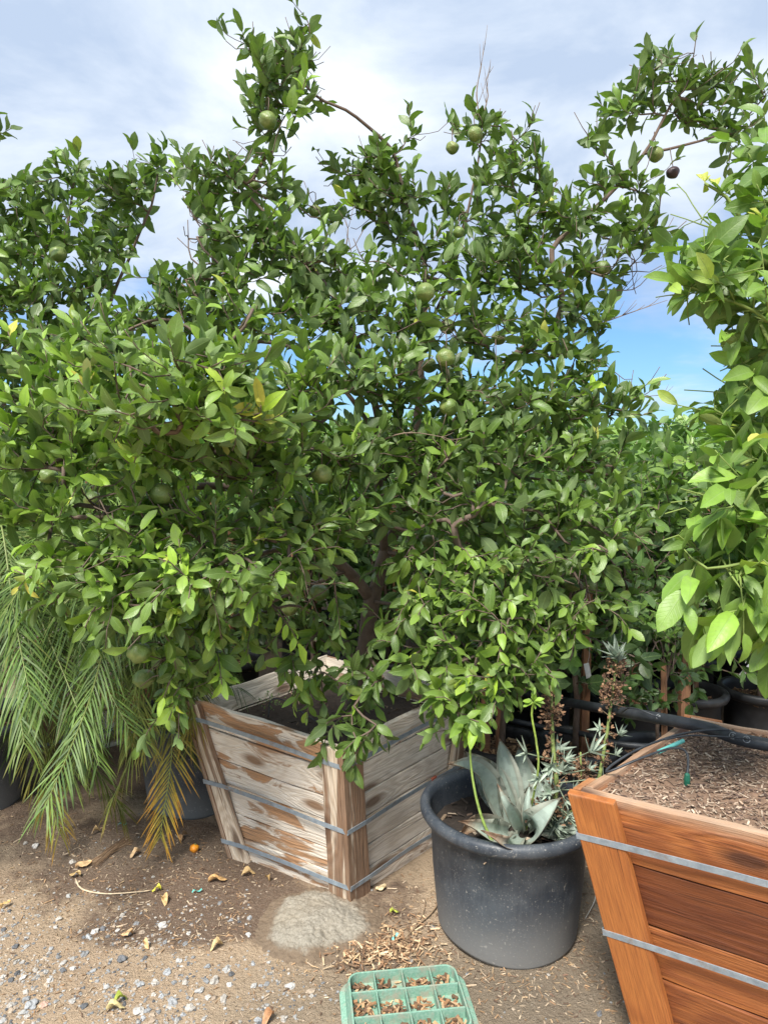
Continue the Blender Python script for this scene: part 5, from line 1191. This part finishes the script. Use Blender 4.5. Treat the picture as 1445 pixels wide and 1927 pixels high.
STONES = [(685, 545, 28), (790, 577, 15), (968, 518, 15), (1045, 512, 17), (1040, 582, 18), (395, 568, 25), (372, 592, 20), (430, 552, 20, 3), (233, 543, 15), (248, 508, 20, 4), (65, 630, 20, 3), (110, 630, 17), (355, 665, 25, 1), (215, 640, 17), (510, 695, 34, 3), (608, 682, 17, 3), (608, 620, 25), (750, 690, 20), (700, 738, 25), (950, 725, 25), (590, 795, 25), (900, 775, 30, 4), (960, 788, 17), (775, 785, 20), (650, 785, 25), (645, 830, 18), (677, 838, 20, 5), (722, 860, 32, 1), (793, 885, 25), (838, 820, 28), (870, 845, 22), (935, 850, 28, 4), (585, 905, 32), (600, 935, 20), (765, 918, 17), (1062, 790, 20), (1215, 792, 26), (1188, 925, 22), (1083, 930, 24), (305, 727, 18, 2), (210, 780, 20), (100, 765, 20), (155, 768, 17), (110, 830, 18), (45, 885, 22), (130, 885, 38, 5), (185, 883, 25, 9), (115, 930, 18), (15, 760, 20), (150, 208, 20, 2), (108, 195, 16), (303, 277, 20), (530, 637, 15), (545, 575, 16), (515, 495, 18)]
rs = random.Random(8)
for i, st_ in enumerate(STONES):
    px, py = st_[0] / 2.223, 1500 + st_[1] / 2.223; c = G(px, py); d = (c - camp).dot(FWD); q = st_[2] / 2 / 2.223 * d / F * 1.22
    ci = st_[3] if len(st_) > 3 else rs.choice([0, 2, 4, 5]); col = (.55, .36, .28) if ci == 9 else SC[ci]; kk = rs.uniform(.85, 1.15); col = tuple(x * kk for x in col)
    mb = MB(); sx = q * rs.uniform(.95, 1.15); sy = q * rs.uniform(.8, 1.05); sz = q * rs.uniform(.5, .7)
    mb.blob(Matrix.Translation((c.x, c.y, gz(c.x, c.y) + sz * .35)) @ Matrix.Rotation(rs.uniform(0, 3), 4, 'Z') @ Matrix.Rotation(rs.uniform(-.2, .2), 4, 'X') @ Matrix.Diagonal((sx, sy, sz, 1)), 2, col, .35, i)
    lb = 'pinkish pebble at the bottom left among grey stones' if ci == 9 else ('small dark grey stone lying on the dirt' if ci in (1, 3) else 'small pale grey stone lying on the dirt')
    tag(mb.build('stone', M['stone'], None), lb, 'stone', 'loose stones on the dirt')
def scatter():
    r = random.Random(99); mb = MB()
    for _ in range(3600):
        px = 650 * r.random() ** 1.3; py = 1640 + 300 * r.random() ** .7
        if r.random() < .18: px, py = r.uniform(0, 1250), r.uniform(1500, 1927)
        if (px - 600) ** 2 / 130 ** 2 + (py - 1730) ** 2 / 70 ** 2 < 1: continue
        dens = .35 + noise.noise(Vector((px / 90, py / 50, 0))) + (px < 400) * (py > 1700) * .35
        if r.random() > dens: continue
        c = G(px, py); q = r.uniform(.0012, .0045) * (1 + (r.random() < .12)); k = r.uniform(.8, 1.2); col = tuple(x * .8 for x in r.choice(SC + [(.5, .40, .30), (.42, .33, .25)]))
        mb.blob(Matrix.Translation((c.x, c.y, gz(c.x, c.y) + q * .2)) @ Matrix.Rotation(r.uniform(0, 3), 4, 'Z') @ Matrix.Diagonal((q * r.uniform(.9, 1.5), q, q * .6, 1)), 1, tuple(x * k for x in col), .3, r.random() * 50)
    tag(mb.build('gravel', M['stone'], None), 'fine grey and tan gravel strewn over the dirt', 'gravel', kind='stuff')
    mb = MB(); mb2 = MB(); pal = [(.38, .27, .16), (.26, .16, .09), (.46, .36, .25), (.15, .09, .06), (.32, .2, .11), (.40, .31, .22)]
    for _ in range(14000):
        px = r.uniform(-40, 1260); py = 1440 + 490 * r.random()
        c = G(px, py); dk = blobs(DARK, c.x, c.y); near = max(0, 1 - abs(math.hypot(c.x - POT[0], c.y - POT[1]) - .27) / .12) if math.hypot(c.x - POT[0], c.y - POT[1]) > .225 else -1
        if near < 0: continue
        dens = .10 + .5 * dk + .45 * near + .35 * max(0, noise.noise(Vector((c.x * 5, c.y * 5, 8)))) + .15 * blobs(GREY, c.x, c.y)
        if r.random() > dens: continue
        if abs(px - 600) < 130 and 1670 < py < 1810: continue
        chip(mb, Vector((c.x, c.y, gz(c.x, c.y) + r.uniform(.001, .004))), r, r.uniform(.002, .009) * (1 + (r.random() < .08)), r.uniform(.0006, .0020), pal)
    # heap of curled leaf scraps between the boxes and in front of the pot
    for _ in range(750):
        c = G(r.gauss(715, 55), r.gauss(1785, 26)); 
        if math.hypot(c.x - POT[0], c.y - POT[1]) < .24: continue
        chip(mb, Vector((c.x, c.y, gz(c.x, c.y) + r.uniform(.001, .014))), r, r.uniform(.004, .016), r.uniform(.0008, .003), [(.34, .20, .11), (.48, .33, .19), (.24, .14, .08), (.16, .1, .06), (.58, .44, .28)])
    tag(mb.build('ground_litter', M['chips'], None), 'straw coloured wood chips and scraps littering the dirt', 'litter', kind='stuff')
scatter()
DL = [(348, 1578, .050, 1.5, (.50, .30, .15), 'curled tan dry leaf standing on the dirt just above the small orange fruit'), (410, 1661, .058, .2, (.62, .38, .16), 'broad orange tan dry leaf left of the weathered box foot'), (158, 1633, .05, .6, (.66, .45, .24), 'folded tan dry leaf at the end of the dead frond'), (142, 1653, .035, .1, (.62, .44, .2), 'small tan dry leaf below the folded one beside the dead frond'),
      (255, 1613, .038, .9, (.58, .40, .22), 'crumpled tan dry leaf right of the dead frond'), (308, 1699, .042, 2.2, (.66, .44, .2), 'pale orange dry leaf over the dark humus patch'), (468, 1647, .045, .3, (.60, .42, .2), 'curled dry leaf touching the weathered box foot'), (505, 1657, .030, 2.0, (.62, .42, .18), 'small curled dry leaf under the lowest strap of the weathered box'),
      (12, 1708, .035, 1.2, (.70, .48, .2), 'curled yellow tan dry leaf at the left edge'), (240, 1766, .032, .5, (.58, .38, .2), 'small tan dry leaf amid the grey stones'), (275, 1790, .026, 2.5, (.66, .42, .2), 'curled dry leaf ring among the stones'), (408, 1787, .036, .6, (.60, .44, .22), 'slim pale dry leaf under the wood chips'), (227, 1893, .034, .7, (.34, .40, .06), 'yellow green fallen leaf among stones at the bottom left'),
      (218, 1909, .042, .3, (.62, .52, .26), 'long pale dry leaf just below the yellow green one'), (742, 1723, .026, .1, (.45, .50, .08), 'small yellow green leaf on the dark soil between box and pot'), (716, 1677, .035, .4, (.62, .50, .30), 'pale crumpled dry leaf at the front foot of the weathered box'), (295, 1680, .028, .2, (.70, .66, .08), 'small yellow leaf at the end of the curved root'),
      (505, 1921, .04, 1.0, (.45, .24, .12), 'brown dry leaf at the bottom edge left of the green lid'), (182, 1572, .03, .5, (.5, .34, .16), 'small dry leaf below the drooping palm frond tips'), (1190, 1872, .05, .1, (.24, .29, .24), 'grey green fallen agave leaf tip beside the orange box')]
for i, (px, py, l, rz, col, lb) in enumerate(DL):
    c = G(px, py); mb = MB(); r = random.Random(i); R = Matrix.Translation((c.x, c.y, gz(c.x, c.y) + .006)) @ Matrix.Rotation(rz, 4, 'Z') @ Matrix.Rotation(r.uniform(-.3, .3) - (.8 if i == 0 else 0), 4, 'X'); n, K = 9, 5
    l *= 1.15
    for a in range(n):
        t = a / (n - 1); w = l * .25 * math.sin(math.pi * min(1, t * .93 + .05)) ** .8
        for k in range(K):
            u = k / (K - 1) * 2 - 1; mb.v.append(tuple(R @ Vector(((t - .5) * l, u * w, .010 * u * u * math.sin(t * 5 + i) + .012 * math.sin(t * 3.1) + .007 * noise.noise(Vector((t * 5, u * 2, i))) + abs(u) * .006))))
    for a in range(n - 1):
        for k in range(K - 1):
            cc = Vector(col) * (.85 if k in (1, 2) else 1.05) * (.9 + .2 * r.random()); mb.face([a * K + k, a * K + k + 1, (a + 1) * K + k + 1, (a + 1) * K + k], None, tuple(cc))
    tag(mb.build('fallen_leaf', M['dryleaf'], None, smooth=True), lb, 'fallen leaf', 'fallen leaves on the dirt')
mb = MB(); c = G(366, 1604); fruit_mesh(mb, Vector((c.x, c.y, gz(c.x, c.y) + .0165)), .018, 2); k_ = empty('kumquat', (c.x, c.y, 0), 'tiny ripe orange fruit lying on the dirt left of the weathered box', 'fruit'); mb.build('fruit', M['fruit_ripe'], k_, smooth=True)
mb = MB(); mb.tube([(c.x + .004, c.y - .004, .034), (c.x + .007, c.y - .006, .038)], .0022, 6, (.2, .25, .08)); mb.build('stem_end', M['chips'], k_)
def stick(pts, r0, label, col=(.35, .26, .17), name='twig', z=.006):
    mb = MB(); sp = spline([G(*p) + Vector((0, 0, z)) for p in pts], .02); mb.tube(sp, [r0 * (1 - .5 * i / len(sp)) for i in range(len(sp))], 5, col); tag(mb.build(name, M['chips'], None, smooth=True), label, 'twig', 'twigs on the ground')
stick([(143, 1657), (155, 1676), (200, 1685), (265, 1681), (285, 1678)], .0035, 'thin curved pale root beside the tan dry leaves', (.60, .47, .32))
stick([(832, 1685), (815, 1720), (785, 1748), (762, 1772)], .0035, 'forked brown twig leaning by the big dark pot', (.30, .21, .13), z=.012)
stick([(800, 1700), (795, 1725), (775, 1755)], .002, 'short thin twig beside the forked twig at the big pot', (.36, .26, .17), z=.01)
stick([(228, 1872), (245, 1862), (258, 1853)], .002, 'tiny straight pale twig among the grey stones', (.6, .52, .38))
stick([(1122, 1665), (1118, 1700), (1100, 1735)], .0022, 'pale curved grass stem in the shade between the pot and the orange box', (.42, .40, .36), z=.01)
mb = MB(); r = random.Random(6)
for _ in range(34):
    a = G(r.gauss(176, 5), r.gauss(1628, 3)) ; b = G(r.gauss(240, 6), r.gauss(1583, 4)); m_ = a.lerp(b, .5) + Vector((r.gauss(0, .004), r.gauss(0, .004), r.uniform(.006, .016))); a.z = .006; b.z = .006
    mb.tube(spline([a, m_, b], .03), .0014, 4, r.choice([(.22, .14, .08), (.34, .24, .15), (.16, .1, .06)]))
tag(mb.build('dead_frond', M['chips'], None), 'dry brown shrivelled frond lying on the dirt under the palm', 'frond')
for px, py, rz, lb in ((371, 1682, .6, 'small torn strip of green plastic tape on the dark humus'), (231, 1558, .3, 'small green plastic scrap just under the palm fronds'), (743, 1768, 1.2, 'small green plastic scrap in the leaf heap by the big pot')):
    c = G(px, py); mb = MB(); n = 8
    for a in range(n):
        t = a / (n - 1)
        for u in (-1, 1): mb.v.append(tuple(Vector((c.x, c.y, gz(c.x, c.y) + .006)) + Matrix.Rotation(rz, 3, 'Z') @ Vector(((t - .5) * .034, u * .004 + .004 * math.sin(t * 4), .005 * math.sin(t * 7) + .004))))
    for a in range(n - 1): mb.face([a * 2, a * 2 + 1, a * 2 + 3, a * 2 + 2])
    tag(mb.build('plastic_scrap', M['tube_blue'], None), lb, 'plastic scrap', 'green plastic scraps')
# black drip wire and dry rootlets on the soil of the weathered box
mb = MB(); mb.tube(spline([G(505, 1350, .51), G(510, 1318, .56), G(530, 1316, .565), G(560, 1335, .53), G(610, 1365, .51), G(650, 1372, .51)], .012), .0026, 6); tag(mb.build('drip_tube', M['hose'], None, smooth=True), 'thin black tube arching over the soil of the weathered box', 'drip tubing')
mb = MB(); mb.tube(spline([G(545, 1293, .515), G(552, 1308, .53), G(575, 1305, .53), G(602, 1300, .515)], .01), .0022, 5, (.5, .35, .22)); mb.tube(spline([G(560, 1308, .53), G(563, 1325, .515)], .01), .002, 5, (.5, .35, .22)); tag(mb.build('rootlet', M['chips'], None, smooth=True), 'pale bent rootlet on the dark soil of the weathered box', 'root')
# small weeds at the left inside edge of the weathered box
r = random.Random(15); LL = []
for _ in range(260):
    p = G(*( (r.gauss(425, 25), r.gauss(1312, 7)) if r.random() < .7 else (r.gauss(510, 12), r.gauss(1330, 8))), .505); LL.append((tuple(p + Vector((0, 0, r.uniform(0, .045)))), (r.gauss(0, .7), r.gauss(0, .7), r.uniform(.2, 1)), (0, -.3, 1), r.uniform(.008, .016), .005, (.55 + r.gauss(0, .1), .5, 0)))
o = leaf_batch('weeds', [l[0] for l in LL], [l[1] for l in LL], [l[2] for l in LL], [l[3] for l in LL], [l[4] for l in LL], [l[5] for l in LL], M['leaf_shrub'], None, st=ST[[0, 2, 4, 7]], w_=WD[[0, 2, 4, 7]]); tag(o, 'tiny feathery green weeds on the soil inside the weathered box', 'weeds', kind='stuff')
